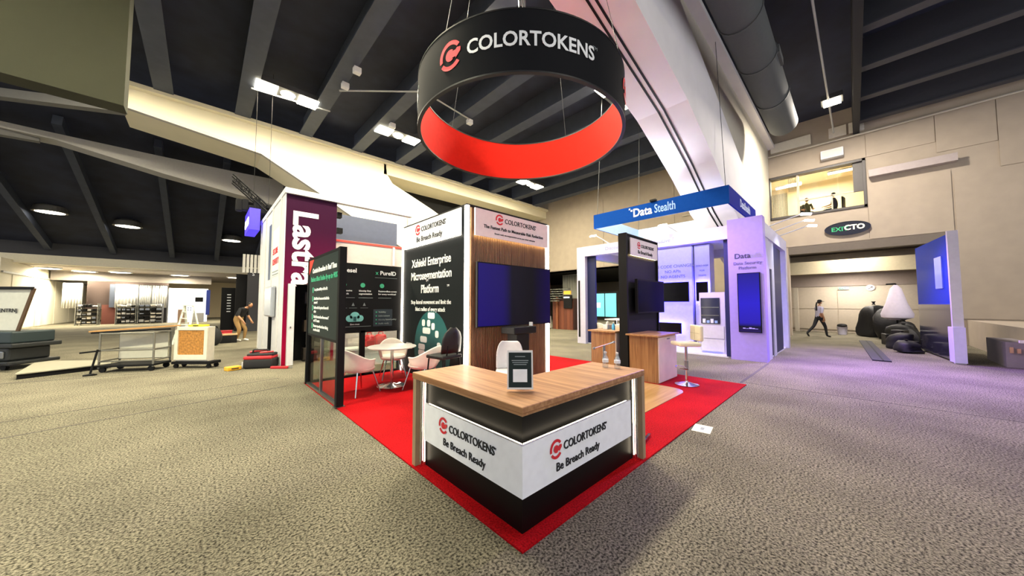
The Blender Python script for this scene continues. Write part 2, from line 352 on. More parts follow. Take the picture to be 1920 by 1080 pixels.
tube_light(XW+2.2, -1.35, 8.3, 'tube light in the office, right of two behind the window'); tube_light(XW+2.0, .75, 8.0, 'tube light in the office, left of two behind the window')
L = bpy.data.lights.new('office_light','AREA'); L.energy = 260; L.size = 2; L.color = (1,.88,.72); Lo = bpy.data.objects.new('office_light', L); COL.objects.link(Lo); Lo.location = (XW+2.2,-.3,8.25)
# corridor behind the door opening
CW = M('corridor_wall','#cbbfab',.8)
cor = tag(B('wall_corridor', CW, None, (24,24.2,-14,5,0,5.6),(XW+.4,24,4.6,4.7,0,5.6),(XW+.4,24,-14,-13.9,0,5.6)), 'beige back wall of the service corridor', 'wall', kind='structure')
B('lintel', M('corridor_lintel','#d6cba8',.8), cor, (21.2,21.6,-14,4.6,3.1,3.75), world=False)
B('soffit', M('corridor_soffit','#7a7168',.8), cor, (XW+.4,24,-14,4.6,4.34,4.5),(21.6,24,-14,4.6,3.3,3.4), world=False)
B('upper_band', M('corridor_band','#a3958a',.8), cor, (23.95,24,-14,4.6,2.55,3.3), world=False)
for y in (1.2,-.9,-3.0,-5.1): B('wall_panel', CW, cor, (23.96,24,y-2.07,y,1.3,2.3), world=False); B('wall_panel', CW, cor, (23.96,24,y-2.07,y,.15,1.27), world=False)
B('door_post', M('cream_post','#d9cfba',.6), cor, (23.5,23.7,.72,.9,0,2.5), world=False)
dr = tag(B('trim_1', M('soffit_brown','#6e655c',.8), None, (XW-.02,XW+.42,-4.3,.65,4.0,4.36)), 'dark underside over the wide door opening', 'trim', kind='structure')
# far opening under the end wall, dark low hall behind
far = tag(B('wall_far_hall', M('far_hall_grey','#8b8375',.8), None, (33,33.2,2,30,0,4.2),(XW+.4,33,30,30.1,0,4.2),(XW+.4,33,4.7,4.8,0,4.2)), 'grey walls of the low hall behind the brown hut', 'wall', kind='structure')
tag(B('ceiling_low_hall', MATT, None, (XW,33,4.8,30,4.15,4.25)), 'black ceiling of the low hall beyond the end wall', 'ceiling', kind='structure')
wl = tag(B('wall_left', M('cream_wall','#e4dcc4',.8), None, (-10.1,-9.8,31.5,50,0,4.2),(-22,-9.8,31.4,31.5,0,4.2)), 'cream side wall of the far bay with flush door panels', 'wall', kind='structure')
for y0, y1 in [(33,36.9),(37,40.8),(40.9,44.6),(44.7,49)]: B('wall_panel', MC['cream_wall'], wl, (-9.81,-9.77,y0,y1,.05,3.3), world=False)
B('wall_rail', M('rail_grey','#98938a',.6), wl, (-9.85,-9.72,31.5,50,3.34,3.45), world=False)
wf = tag(B('wall_back', M('tan_back_wall','#d2c2a0',.8), None, (-22,XW,50,50.2,0,4.2)), 'tan back wall at the far end of the side bay', 'wall', kind='structure')
# low concrete plinth beside the door opening
pl = tag(bpy.data.objects.new('wall_plinth', None), 'low concrete plinth at the right edge beside the blue door', 'wall', kind='structure'); COL.objects.link(pl)
B('plinth_block', CONC, pl, (12.2,XW,-14,-4.45,0,.95)); B('plinth_block', M('plinth_grey_lilac','#8d8588',.85), pl, (12.9,14.6,-4.45,-4.05,0,.62))  # the small front block has a greyer lilac tone
B('recess_frame', M('pale_metal','#c9c1b2',.5), pl, (12.12,12.2,-4.5,-4.42,0,.72),(12.12,12.2,-4.5,-4.1,.66,.72))
for k in range(3): B('bracket', M('tan_bracket','#c59c77',.6), pl, (12.85,12.92,-4.1-.1*k-.05,-4.1-.1*k,.36,.5-.03*k))

# ------------------------------------------------------------------ hall lights
def high_bay(x, y, label, watts, color=WARM, z=ZC-.02, vis=True):
    t = thing('high_bay_light', label, 'light', (x,y,z), group='high bay ceiling lights')
    B('housing', M('lamp_housing','#3c3d40',.6), t, (-1.05,1.05,-.36,.36,.02,.2), world=False)
    for sx in (-1, 1): B('panel', LAMP, t, (sx*.66-.32,sx*.66+.32,-.32,.32,-.03,.02), world=False)
    MB().lathe([(.0,-.05),(.2,-.04),(.24,.02)], n=20).build('round_lamp', LAMP, t)
    L = bpy.data.lights.new('high_bay_glow', 'AREA'); L.shape = 'RECTANGLE'; L.size = 2.0; L.size_y = .65; L.energy = watts; L.color = color
    o = bpy.data.objects.new('high_bay_glow', L); COL.objects.link(o); o.parent = t; o.location = (0,0,-.08)
    return t
high_bay(.57,13.1,'bright twin ceiling light left of the hanging ring sign', HALL_W)
high_bay(4.92,13.1,'twin ceiling light touching the left edge of the ring sign', HALL_W)
high_bay(9.3,13.1,'twin ceiling light hidden behind the red inside of the ring sign', HALL_W)
high_bay(14.04,13.1,'twin ceiling light just below the ring sign', HALL_W)
high_bay(9.75,4.55,'ceiling light at the right edge of the ring sign', HALL_W*.8)
high_bay(4.9,5.4,'ceiling light directly above the ring sign', HALL_W)
high_bay(.5,5.2,'ceiling light over the meeting table, above the frame', HALL_W)
high_bay(-4.4,12.6,'ceiling light hidden behind the olive bulkhead', HALL_W*1.5)
high_bay(-3.5,1.5,'ceiling light over the carpet left of the camera', HALL_W*3.6, (1,.95,.70))
high_bay(-8.2,2.5,'ceiling light farthest left over the open carpet', HALL_W*4.2, (1,.95,.70))
high_bay(2.2,-4.5,'ceiling light behind the camera on the right', HALL_W*.05, (1,.9,.95))
t = thing('ceiling_lamp','square ceiling lamp above the beige end wall on the right','light',(15.7,-1.2,9.3))
B('housing', MC['lamp_housing'], t, (-.3,.3,-.3,.3,.02,.2), world=False); B('diffuser', LAMP, t, (-.24,.24,-.24,.24,-.04,.02), world=False)
L = bpy.data.lights.new('ceiling_lamp_glow','AREA'); L.size = .5; L.energy = 420; L.color = (1,.9,.78); o = bpy.data.objects.new('ceiling_lamp_glow', L); COL.objects.link(o); o.parent = t; o.location = (0,0,-.08)
for i, (x, y, z) in enumerate([(-10.6,30.5,6.0),(-7.7,28.5,6.6),(-5.0,29,6.35),(-.15,29.5,6.2)]):
    t = thing('pendant_light', ['far pendant light at the left edge under the sloped ceiling','far pendant light with a hoop, second from the left edge','far pendant light third from the left, over the boxes','far pendant light nearest the tall white stand'][i],'light',(x,y,z),group='pendant lights of the side bay')
    MB().lathe([(.12,.5),(.55,.25),(.62,-.05),(.6,-.06)]).build('reflector', M('lamp_reflector','#8a8780',.4,.6), t); MB().lathe([(.0,-.08),(.5,-.06),(.52,0)]).build('lens', LAMPS, t)
    MB().bar((0,0,.5),(0,0,1.2),.03).build('stem', MATT, t)
for i, (x, y) in enumerate([(-9.3,36.5),(-8.0,38.2),(-6.2,37.5),(-3,38),(0.6,38)]):
    t = thing('downlight', ['far soffit downlight, leftmost of five','far soffit downlight, second of five from the left','far soffit downlight, middle one of five','far soffit downlight, second of five from the right','far soffit downlight, rightmost of five beside the white stand'][i],'light',(x,y,4.0),group='soffit downlights of the side bay')
    MB().lathe([(.0,-.06),(.5,-.03),(.56,.06)]).build('lens', LAMPS, t); MB().lathe([(.5,-.02),(.62,-.02),(.62,.06)]).build('ring', WHITE, t)
    L = bpy.data.lights.new('downlight_glow','AREA'); L.size = .9; L.energy = 220; L.color = WARM; o = bpy.data.objects.new('downlight_glow', L); COL.objects.link(o); o.parent = t; o.location = (0,0,-.12)
# round duct
t = thing('air_duct','fat dark round air duct running under the ceiling beside the arch','duct',(7,.15,8.55))
MB().bar((-9,0,0),(7.6,0,0),.45,n=24).build('duct_pipe', M('duct_grey','#4a4e4e',.8,0), t, smooth=True)
for x in (-1.2,.6,2.6,5.0): MB().bar((x,0,0),(x+.05,0,0),.475,n=24).build('joint_band', M('duct_band','#474a4b',.6), t)
B('saddle', MC['duct_grey'], t, (2.65,3.4,-.5,-.3,-.1,.12), world=False)
# ------------------------------------------------------------------ hanging ring sign
RC = (2.98,2.98); RR = 1.98; RZ0, RZ1 = 4.80, 5.72
t = thing('ring_sign','round black hanging banner ring with white lettering and red inside','sign',(RC[0],RC[1],RZ0))
n = 96; H_ = RZ1-RZ0
def ringband(r, z0, z1, inv=False):
    m = MB(); rows = [[(r*math.cos(2*PI*i/n), r*math.sin(2*PI*i/n), z) for i in range(n+1)] for z in (z0, z1)]
    m.grid(rows); return m
FAB = M('ring_fabric_black','#0f1014',.8,spec=.2)
ringband(RR, 0, H_).build('outer_fabric', FAB, t, smooth=True, recalc=False)
ringband(RR-.05, 0, H_).build('inner_fabric', M('ring_fabric_red','#d42a1e',.8,spec=.08), t, smooth=True, recalc=False)
for z in (0, H_):
    m = MB(); rows = [[(r*math.cos(2*PI*i/n), r*math.sin(2*PI*i/n), z + dz) for i in range(n+1)] for r, dz in ((RR-.055,-.012),(RR+.006,-.012),(RR+.006,.012),(RR-.055,.012),(RR-.055,-.012))]
    m.grid(rows); m.build('rim', M('ring_rim','#121316',.5), t)
a0 = math.atan2(-1.5-RC[1], -1.52-RC[0])
def bend(me, ac, z0, r=RR+.006):
    for v in me.vertices:
        a = ac + v.co.x/RR; rr = r + .004 + v.co.z; zz = z0 + v.co.y
        v.co = (rr*math.cos(a), rr*math.sin(a), zz)
for da in (0, 99, 180, -99):
    ac = a0 + R(da)
    me = text_mesh('COLORTOKENS', .30, 'LEFT', .02, .002, sx=.90); bm = bmesh.new(); bm.from_mesh(me); bmesh.ops.subdivide_edges(bm, edges=[e for e in bm.edges if e.calc_length() > .12], cuts=2); bmesh.ops.triangulate(bm, faces=bm.faces); bm.to_mesh(me); bm.free()
    me.materials.append(TWHITE); bend(me, ac - .80/RR, .37); o = bpy.data.objects.new('lettering', me); COL.objects.link(o); o.parent = t
    m = MB()
    for k, p in enumerate(LOGO): m.prism([(a*.45, b*.45) for a, b in p], (-1.10,.47,.002+k*.001), (1,0,0), (0,1,0), (0,0,.003))
    o = m.build('logo', M('ring_logo_red','#e8404a',.6), t); bend(o.data, ac, 0)
    me = text_mesh('TM', .07, 'LEFT', 0, .002); me.materials.append(TGREY); bend(me, ac + 1.13/RR, .55); o = bpy.data.objects.new('lettering', me); COL.objects.link(o); o.parent = t
for k, a in enumerate((10, 100, 190, 280)):
    p = (RR*math.cos(R(a)), RR*math.sin(R(a)), H_); MB().bar(p, (p[0]*.55, p[1]*.55, ZC-RZ0+.9), .005, n=6).build('wire', M('wire_grey','#4a4c50',.5,.3), t)
MB().bar((-1.40,-1.40,H_),(-1.5,-1.2,ZC-RZ0+.9),.03).bar((-1.36,-1.44,H_),(-1.4,-1.24,ZC-RZ0+.9),.015).build('hanger', STEEL, t)

# ------------------------------------------------------------------ the red booth carpet and mat
rc = tag(MB().box(-.02,6.12,-.02,6.02,.0005,.014).build('booth_carpet', REDC), 'bright red booth carpet under the reception counter', 'carpet')
m = MB(); m.prism([(2.2,.6)] + [(4.55+.28*math.sin(R(q)), .88-.28*math.cos(R(q))) for q in range(0,91,15)] + [(4.83,2.6),(2.2,2.6)], (0,0,.0145), (1,0,0), (0,1,0), (0,0,.008))
tag(m.build('floor_mat', wood_mat('mat_wood','#a67f4f','#c29d6c',0,5)), 'light wood-look floor mat with rounded corner on the red carpet', 'mat')
# ------------------------------------------------------------------ reception counter
ct = thing('reception_counter','L-shaped wood-topped reception counter with white lettered front panels','counter',(.1,.1,.014))
TZ0, TZ1 = .83, .89
m = MB(); m.prism([(0,0),(1.78,0),(1.78,.62),(.62,.62),(.62,1.52),(0,1.52)], (0,0,TZ0), (1,0,0), (0,1,0), (0,0,TZ1-TZ0)); tp = m.build('worktop', wood_mat('counter_oak','#8a5a32','#b98a5c',1,8,.5,.05), ct, True)
bm = bmesh.new(); bm.from_mesh(tp.data); bmesh.ops.bevel(bm, geom=[e for e in bm.edges], offset=.004, segments=1, affect='EDGES'); bm.to_mesh(tp.data); bm.free()
B('edge_band', M('edge_band_wood','#8d6036',.5), tp, (-.003,0,.0,1.52,TZ0+.018,TZ0+.022),(0,1.78,-.003,0,TZ0+.018,TZ0+.022))
BK = M('counter_black','#030304',.42,spec=.22)
B('front_panel', BK, ct, (.09,.12,.09,1.42,.014,TZ0)); B('front_panel', BK, ct, (.12,1.70,.09,.12,.014,TZ0))
B('back_panel', BK, ct, (.56,.59,.59,1.42,.014,TZ0)); B('back_panel', BK, ct, (.59,1.70,.56,.59,.014,TZ0)); B('end_panel', BK, ct, (.12,.56,1.39,1.42,.014,TZ0)); B('end_panel', BK, ct, (1.67,1.70,.12,.56,.014,TZ0))
CP = M('counter_panel_white','#f7f8fa',.4)
s1 = B('sign_panel', CP, ct, (.015,.035,.015,1.30,.30,.635)); s2 = B('sign_panel', CP, ct, (.035,1.50,.015,.035,.30,.635))
for bx in ((.035,.09,.3,.33,.44,.47),(.035,.09,1.0,1.03,.44,.47),(.3,.33,.035,.09,.44,.47),(1.1,1.13,.035,.09,.44,.47)): B('standoff', STEEL, ct, bx)
B('led_strip', LEDC, s1, (.038,.046,.05,1.26,.628,.636)); B('led_strip', LEDC, s2, (.05,1.46,.038,.046,.628,.636))
B('led_strip', LEDC, s1, (.04,.05,.05,1.26,.298,.306)); B('led_strip', LEDC, s2, (.05,1.46,.04,.05,.298,.306))
label_block(s1, .015, .66, .487, FX, .088); label_block(s2, .66, .015, .487, FY, .088)
for (x0,x1,y0,y1) in ((.0,.07,1.44,1.50),(1.71,1.77,.0,.07)):
    B('corner_post', M('post_wood','#9c8466',.4), ct, (x0,x1,y0,y1,.014,TZ0))
for (x, y) in ((.045,1.405),(.085,1.405),(1.675,.045),(1.675,.085)):
    MB().bar((x,y,.014),(x,y,TZ0),.016,n=12).build('chrome_tube', CHROME, ct, True, True)
B('led_strip', LEDC, ct, (.06,.07,1.375,1.385,.06,TZ0-.02)); B('led_strip', LEDC, ct, (1.645,1.655,.06,.07,.06,TZ0-.02))
# things on the counter
t = thing('counter_sign','black card in a silver stand-up frame on the counter corner','sign',(.27,.29,.905), R(46.4-90))
m = MB(); m.add([(-.1,-.002,0),(.1,-.002,0),(.1,.045,.29),(-.1,.045,.29),(-.1,.008,0),(.1,.008,0),(.1,.055,.29),(-.1,.055,.29)], [(0,1,2,3),(7,6,5,4),(0,4,5,1),(2,6,7,3),(0,3,7,4),(1,5,6,2)]); m.build('frame', M('frame_silver','#d5d0c8',.35,.3), t)
def tilt(x0,x1,z0,z1,d=.004): return [(x0,-.003-d+z0*.162,z0),(x1,-.003-d+z0*.162,z0),(x1,-.003-d+z1*.162,z1),(x0,-.003-d+z1*.162,z1)]
cd = MB().add(tilt(-.088,.088,.015,.275), [(0,1,2,3)]).build('card', GRAPHG, t)
MB().add(tilt(-.055,.055,.055,.15,.006), [(0,1,2,3)]).build('white_square', TWHITE, cd)
for z, wd in ((.245,.04),(.215,.065),(.2,.06),(.185,.05)): MB().add(tilt(-wd,wd,z-.003,z+.003,.006), [(0,1,2,3)]).build('text_line', TGREY, cd)
m = MB(); m.add([(-.03,.05,.2),(.03,.05,.2),(.03,.12,0),(-.03,.12,0),(-.03,.054,.2),(.03,.054,.2),(.03,.124,0),(-.03,.124,0)], [(0,1,2,3),(7,6,5,4),(0,4,5,1),(2,6,7,3),(0,3,7,4),(1,5,6,2)]); m.build('strut', MC['frame_silver'], t)
PET = glass_mat('bottle_plastic','#eef4f8',.18,.2)
for i, (x, y) in enumerate([(1.60,.34),(1.63,.22)]):
    t = thing('water_bottle', ['small clear water bottle, left of the pair on the counter','small clear water bottle, right of the pair on the counter'][i],'bottle',(x,y,.89),group='water bottles on the counter')
    MB().lathe([(.0,.0),(.03,.002),(.032,.02),(.029,.05),(.032,.07),(.032,.1),(.014,.135),(.013,.15)],n=16).build('body', PET, t, smooth=True); MB().lathe([(.0152,.148),(.0152,.165),(0,.166)],n=14).build('cap', WHITE, t)
    MB().lathe([(.0325,.055),(.0325,.085)],n=16).build('paper_label', M('bottle_label','#dfe6ee',.5), t)

# ------------------------------------------------------------------ tower with screens and graphics
TX0, TX1, TY0, TY1, TH = 1.92, 4.20, 3.31, 5.90, 3.37
tw = thing('display_tower','square lit display tower with dark graphic side and slatted wood screen side','display',(TX0+1.1,TY0+1.3,.014))
B('side_panel', GRAPH, tw, (TX0,TX0+.06,TY0+.05,TY1-.04,.014,TH)); B('side_panel', GRAPH, tw, (TX0+.06,TX1-.06,TY1-.06,TY1,.014,TH)); B('side_panel', GRAPH, tw, (TX1-.06,TX1,TY0+.06,TY1-.06,.014,TH))
ws = B('slat_backing', M('slat_back','#2b1f17',.8), tw, (TX0+.06,TX1-.06,TY0+.03,TY0+.07,.014,TH))
B('top_cap', BLACK, tw, (TX0,TX1,TY0,TY1,TH,TH+.03))
m = MB(); x = TX0+.10
while x < TX1-.10: m.box(x, x+.024, TY0+.005, TY0+.03, .03, TH-.02); x += .036
tag(m.build('wood_slats', SLAT, ws, True), kind='stuff')
for (x0,x1,y0,y1) in ((TX0-.015,TX0+.05,TY0-.015,TY0+.05),(TX1-.045,TX1+.015,TY0-.015,TY0+.045),(TX0-.02,TX0+.04,TY1-.04,TY1+.015)):
    B('led_post', LED, tw, (x0,x1,y0,y1,.014,TH))
HB = M('lightbox_white','#e6e6e6',.45,emit=.06,ecol='#fff8f2'); HBP = M('lightbox_pink','#dccfce',.45,emit=.06,ecol='#ffe9e6')
hp = B('header_panel', HB, tw, (TX0-.06,TX0-.03,TY0+.12,TY1-.09,2.83,TH-.03)); B('led_strip', LED, hp, (TX0-.03,TX0-.012,TY0+.16,TY1-.14,2.835,2.85))
label_block(hp, TX0-.06, 4.55, 3.13, FX, .145, subsize=.155)
hp = B('header_panel', HBP, tw, (TX0+.14,TX1-.09,TY0-.07,TY0-.04,2.83,TH-.03)); B('led_strip', LEDW, hp, (TX0+.16,TX1-.12,TY0-.04,TY0-.025,2.835,2.85))
label_block(hp, 3.12, TY0-.07, 3.16, FY, .135, sub=False)
text(hp, 'The Fastest Path to Measurable Risk Reduction', (3.1,TY0-.07,3.0), FY, .088, INK, 'CENTER', .02); text(hp, 'Breach ready microsegmentation across your whole enterprise', (3.1,TY0-.07,2.905), FY, .045, INK, 'CENTER', 0)
sd = [o for o in tw.children if o.name.startswith('side_panel')][0]
for i, s in enumerate(['Xshield Enterprise','Microsegmentation','Platform']): text(sd, s, (TX0,4.62,2.38-.29*i), FX, .25, TWHITE, 'CENTER', .02, sx=.86)
text(sd, 'TM', (TX0,3.95,1.90), FX, .06, TWHITE, bold=0)
for i, s in enumerate(['Stop lateral movement and limit the','blast radius of every attack']): text(sd, s, (TX0,4.62,1.56-.15*i), FX, .125, TGREY if 0 else TWHITE, 'CENTER', .006, sx=.9)
m = MB(); m.prism([(.72*math.cos(q), .82*math.sin(q)*(1 if math.sin(q)>0 else .9)) for q in [2*PI*i/40 for i in range(40)]], (TX0-.002,4.53,.60), (0,-1,0), (0,0,1), (-.003,0,0)); m.build('network_shape', TEAL, sd, True)
def chip(cy, cz, wd, h):
    m = MB(); r_ = min(wd,h)*.3; pts = []
    for sx, sz, q0 in ((1,1,0),(-1,1,90),(-1,-1,180),(1,-1,270)):
        for q in (0,45,90): pts.append((sx*(wd/2-r_)+r_*math.cos(R(q0+q)), sz*(h/2-r_)+r_*math.sin(R(q0+q))))
    m.prism(pts, (TX0-.006,cy,cz), (0,-1,0), (0,0,1), (-.004,0,0)); m.build('network_node', TWHITE, sd, True)
for cy, cz, wd, h in [(4.53,1.22,.28,.13),(4.85,1.06,.13,.14),(4.63,1.06,.13,.14),(4.45,1.0,.13,.14),(4.72,.90,.32,.13),(4.30,.85,.13,.14),(4.84,.71,.28,.13),(4.92,.55,.28,.12),(4.92,.42,.28,.12),(5.5,.52,.3,.13),(4.22,.62,.14,.14),(4.0,.55,.14,.14),(4.55,.45,.13,.14),(4.24,.38,.14,.14)]: chip(cy, cz+.1, wd, h)
sc_ = thing('wall_screen','large purple-black screen mounted on the slatted wood tower','screen',(3.12,TY0-.05,1.13))
B('bezel', MATT, sc_, (2.09,4.15,TY0-.10,TY0-.05,1.13,2.34)); B('bracket', BLACK, sc_, (2.8,3.4,TY0-.05,TY0+.004,1.5,2.0))
SCR = ramp_mat('screen_purple',[(0,'#1c0480'),(.3,'#1a0570'),(.42,'#0a061c'),(.72,'#08050f'),(1,'#160550')],'X',-1.0,1.0,.3,emit=.32)
SCR.node_tree.nodes['Principled BSDF'].inputs['Specular IOR Level'].default_value = .1
B('display', SCR, sc_, (2.11,4.13,TY0-.104,TY0-.10,1.15,2.32))
# black lectern-like stand in front of the screen
t = thing('black_podium','black podium standing in front of the large tower screen','podium',(2.78,2.84,.014), R(0))
MB().bbox(-.16,.16,-.12,.14,.02,1.0,.01).build('column', BLACK, t); MB().bbox(-.28,.30,-.18,.18,1.0,1.13,.015).build('top_box', BLACK, t); MB().bbox(-.26,.26,-.2,.22,0,.03,.008).build('base', BLACK, t)
MB().bbox(.30,.335,-.06,.02,.98,1.2,.01).build('card_reader', WHITE, t)

# ------------------------------------------------------------------ meeting corner walls
t = thing('graphic_wall','dark standing graphic wall with bullet text over clear glass panes','partition',(0,4.9,.014))
B('post', MATT, t, (-.03,.07,3.86,3.95,.014,2.44)); B('post', MATT, t, (-.03,.05,5.86,5.92,.014,2.44)); B('post', STEEL, t, (-.01,.03,4.88,4.93,.05,.98))
B('rail', MATT, t, (-.02,.06,3.95,5.86,2.40,2.44)); B('rail', MATT, t, (-.015,.05,3.95,5.86,.96,1.0)); B('rail', STEEL, t, (-.015,.05,3.95,5.86,.014,.05)); MB().box(-.05,.09,3.84,3.97,.0145,.024).build('foot_plate', STEEL, t, True)
pn = B('graphic_panel', GRAPHG, t, (-.015,.045,3.95,5.86,1.0,2.40)); B('pane', GLASS, t, (.01,.016,3.95,4.88,.05,.96)); B('pane', GLASS, t, (.01,.016,4.93,5.86,.05,.96))
m = MB(); m.prism([(-.95,.70),(-.60,.70),(-.95,.42)], (-.016,4.905,1.7), (0,-1,0), (0,0,1), (-.003,0,0)); m.build('red_corner', M('print_red','#e5402f',.6), pn, True)
text(pn, 'Contain Breaches in Real Time', (-.015,4.05,2.14), FX, .125, TWHITE, 'RIGHT', .025, sx=.98); text(pn, 'Reduce Blast Radius by up to 90%', (-.015,4.0,1.98), FX, .125, TGREEN, 'RIGHT', .015, sx=.98)
for i, (a, b) in enumerate([('Complete visibility of all traffic',''),('Block lateral movement inside the','network'),('Isolate critical systems from each','other'),('Shrink the attack surface across IT','and OT assets'),('Recover operations faster during','an active attack')]):
    z = 1.80-.165*i; text(pn, a, (-.015,5.42,z), FX, .072, TWHITE, bold=.012); 
    if b: text(pn, b, (-.015,5.42,z-.07), FX, .072, TWHITE, bold=.012)
    B('bullet', TGREEN, pn, (-.02,-.015,5.49,5.55,z-.03,z+.07))
t = thing('meeting_back_wall','black graphic back wall behind the meeting table with cloud icon','partition',(.95,5.95,.014))
pn = B('graphic_panel', M('graphic_black_2','#08080b',.65,spec=.25), t, (.07,TX0-.03,5.90,5.96,.98,2.44))
B('post', MATT, t, (.05,.11,5.9,5.97,.014,.98)); B('post', MATT, t, (.98,1.08,5.89,5.97,.014,.98)); B('post', MATT, t, (1.83,TX0-.03,5.9,5.97,.014,.98)); B('rail', MATT, t, (.07,TX0-.03,5.89,5.97,.014,.06)); B('rail', MATT, t, (.07,TX0-.03,5.89,5.97,.94,.98))
B('pane', GLASS, t, (.11,.98,5.93,5.935,.06,.94)); B('pane', GLASS, t, (1.08,1.83,5.93,5.935,.06,.94))
text(pn, 'Diesel', (.55,5.90,2.24), FY, .13, TWHITE, bold=.02); text(pn, 'PureID', (1.38,5.90,2.22), FY, .13, TWHITE, bold=.015); text(pn, 'x', (1.28,5.90,2.22), FY, .13, TGREEN, bold=.0)
B('text_rule', TGREY, pn, (1.27,1.78,5.897,5.90,2.15,2.156))
for x, a, b in [(.55,'Progressive','controls'),(.93,'Identity first','segmentation'),(1.35,'Passwordless access','for every workload')]:
    text(pn, a, (x,5.90,1.83), FY, .052, TWHITE, bold=.01); text(pn, b, (x,5.90,1.765), FY, .052, TWHITE, bold=.01); B('text_rule', TGREY, pn, (x,x+.3,5.897,5.90,1.69,1.70))
    MB().prism([(.05*math.cos(q),.05*math.sin(q)) for q in [2*PI*i/16 for i in range(16)]], (x+.08,5.899,1.97), (1,0,0), (0,0,1), (0,-.003,0)).build('round_icon', TGREEN, pn, True)
for x in (.62,.82,1.05): MB().prism([(-.03,0),(.03,0),(0,.07)], (x,5.899,1.52), (1,0,0), (0,0,1), (0,-.003,0)).build('small_icon', TGREY, pn, True); B('text_rule', TGREY, pn, (x-.08,x+.08,5.897,5.90,1.47,1.476))
CL = M('print_cloud','#7fd0cc',.6); m = MB()
for cx, cz, r_ in ((.75,1.25,.07),(.86,1.29,.10),(.97,1.25,.07)): m.prism([(r_*math.cos(q),r_*math.sin(q)) for q in [2*PI*i/20 for i in range(20)]], (cx,5.899,cz), (1,0,0), (0,0,1), (0,-.003,0))
m.box(.75,.97,5.896,5.899,1.18,1.25); cl = m.build('cloud_icon', CL, pn, True); B('lock_icon', TEAL, cl, (.83,.89,5.892,5.896,1.19,1.29))
B('inset_box', M('print_slate','#26323c',.6), pn, (1.25,1.68,5.897,5.90,1.06,1.44))
for i, s in enumerate(['Visibility','Enforcement','Identity based policy','Audit ready']): text(pn, s, (1.36,5.896,1.36-.085*i), FY, .05, TGREY, bold=.005); B('bullet', TGREEN, pn, (1.30,1.33,5.893,5.896,1.365-.085*i,1.39-.085*i))
text(pn, 'Zero trust', (.86,5.90,1.11), FY, .045, TWHITE, 'CENTER', 0); B('text_rule', TGREY, pn, (.55,1.2,5.897,5.90,1.07,1.078))

# chairs, table
SHELL = M('chair_shell','#ece4d8',.45); CUSH = M('chair_leg_chrome','#c9c9ca',.2,1)
def tub_chair(label, loc, rz, shell=SHELL, name='tub_chair', group='white tub chairs round the meeting table'):
    t = thing(name, label, 'chair', loc, rz, group)
    m = MB(); rows = []                              # wrap-round shell: sitter faces +X
    for k, (zz, fl_) in enumerate([(.40,.80),(.46,.95),(.56,1.0),(.66,1.03),(.74,1.05),(.80,1.06)]):
        row = []
        for i in range(25):
            a = R(62 + i*(360-124)/24); back = max(0, -math.cos(a))
            top = .60 + .20*back**1.3
            z = zz if zz < .58 else .56 + (top-.56)*(zz-.56)/.24
            row.append((.27*fl_*math.cos(a)*1.02 - .01 - .05*back*(zz-.4)/.4, .275*fl_*math.sin(a), z))
        rows.append(row)
    m.grid(rows); o = m.build('shell', shell, t, smooth=True, recalc=False)
    md = o.modifiers.new('thick','SOLIDIFY'); md.thickness = .03; md.offset = 0; md = o.modifiers.new('soft','SUBSURF'); md.levels = 1; md.render_levels = 1
    MB().lathe([(.0,.37),(.2,.375),(.245,.40),(.262,.43),(.25,.465),(.2,.475),(0,.478)], n=24).build('seat', shell, t, smooth=True)
    for sx, sy in ((1,1),(1,-1),(-1,1),(-1,-1)): MB().bar((sx*.15,sy*.15,.40),(sx*.25,sy*.24,0),.014,.010).build('leg', CUSH, t, smooth=True)
    return t
tub_chair('white tub chair nearest the glass, left of the round table',(.50,4.50,.014), R(20))
tub_chair('cream tub chair behind the round table, against the black wall',(1.45,5.28,.014), R(-105), SHELL)
tub_chair('white tub chair right of the round table, partly behind the counter',(1.46,4.02,.014), R(115))
t = thing('round_table','round white pedestal table with chrome base in the meeting corner','table',(1.12,4.58,.014))
MB().lathe([(0,.715),(.42,.72),(.44,.73),(.44,.742),(.43,.75),(0,.75)], n=40).build('table_top', WHITE2, t, smooth=True); MB().lathe([(.03,.02),(.03,.715)], n=16).build('column', CHROME, t, smooth=True); MB().lathe([(0,0),(.25,.002),(.26,.012),(.1,.03),(.03,.06)], n=32).build('base', CHROME, t, smooth=True); MB().lathe([(.03,.69),(.12,.71),(.12,.717)], n=20).build('flange', STEEL, t)
t = thing('black_stool_chair','black high chair with rounded back against the tower graphic','chair',(1.54,3.42,.014), R(100))
m = MB(); rows = []
for k in range(6):
    a = k/5; wd = .21*math.sqrt(max(.06,1-(max(0,a-.45)/.55)**2)); rows.append([(-.20-.05*a+.05*(j/6)**2, j/6*wd, .72+.42*a) for j in range(-6,7)])
m.grid(rows); o = m.build('backrest', M('black_shell','#0d0d0e',.55), t, smooth=True, recalc=False); md = o.modifiers.new('thick','SOLIDIFY'); md.thickness = .025
MB().bbox(-.22,.22,-.22,.22,.62,.68,.02).build('seat', MC['black_shell'], t)
for sx, sy in ((1,1),(1,-1),(-1,1),(-1,-1)): MB().bar((sx*.18,sy*.18,.62),(sx*.22,sy*.22,0),.013).build('leg', MATT, t)
MB().tube([(.2,.2,.25),(.2,-.2,.25),(-.2,-.2,.25),(-.2,.2,.25),(.2,.2,.25)],.01).build('foot_rail', MATT, t); MB().bar((-.19,.12,.64),(-.22,.12,.85),.012).bar((-.19,-.12,.64),(-.22,-.12,.85),.012).build('back_post', MATT, t)
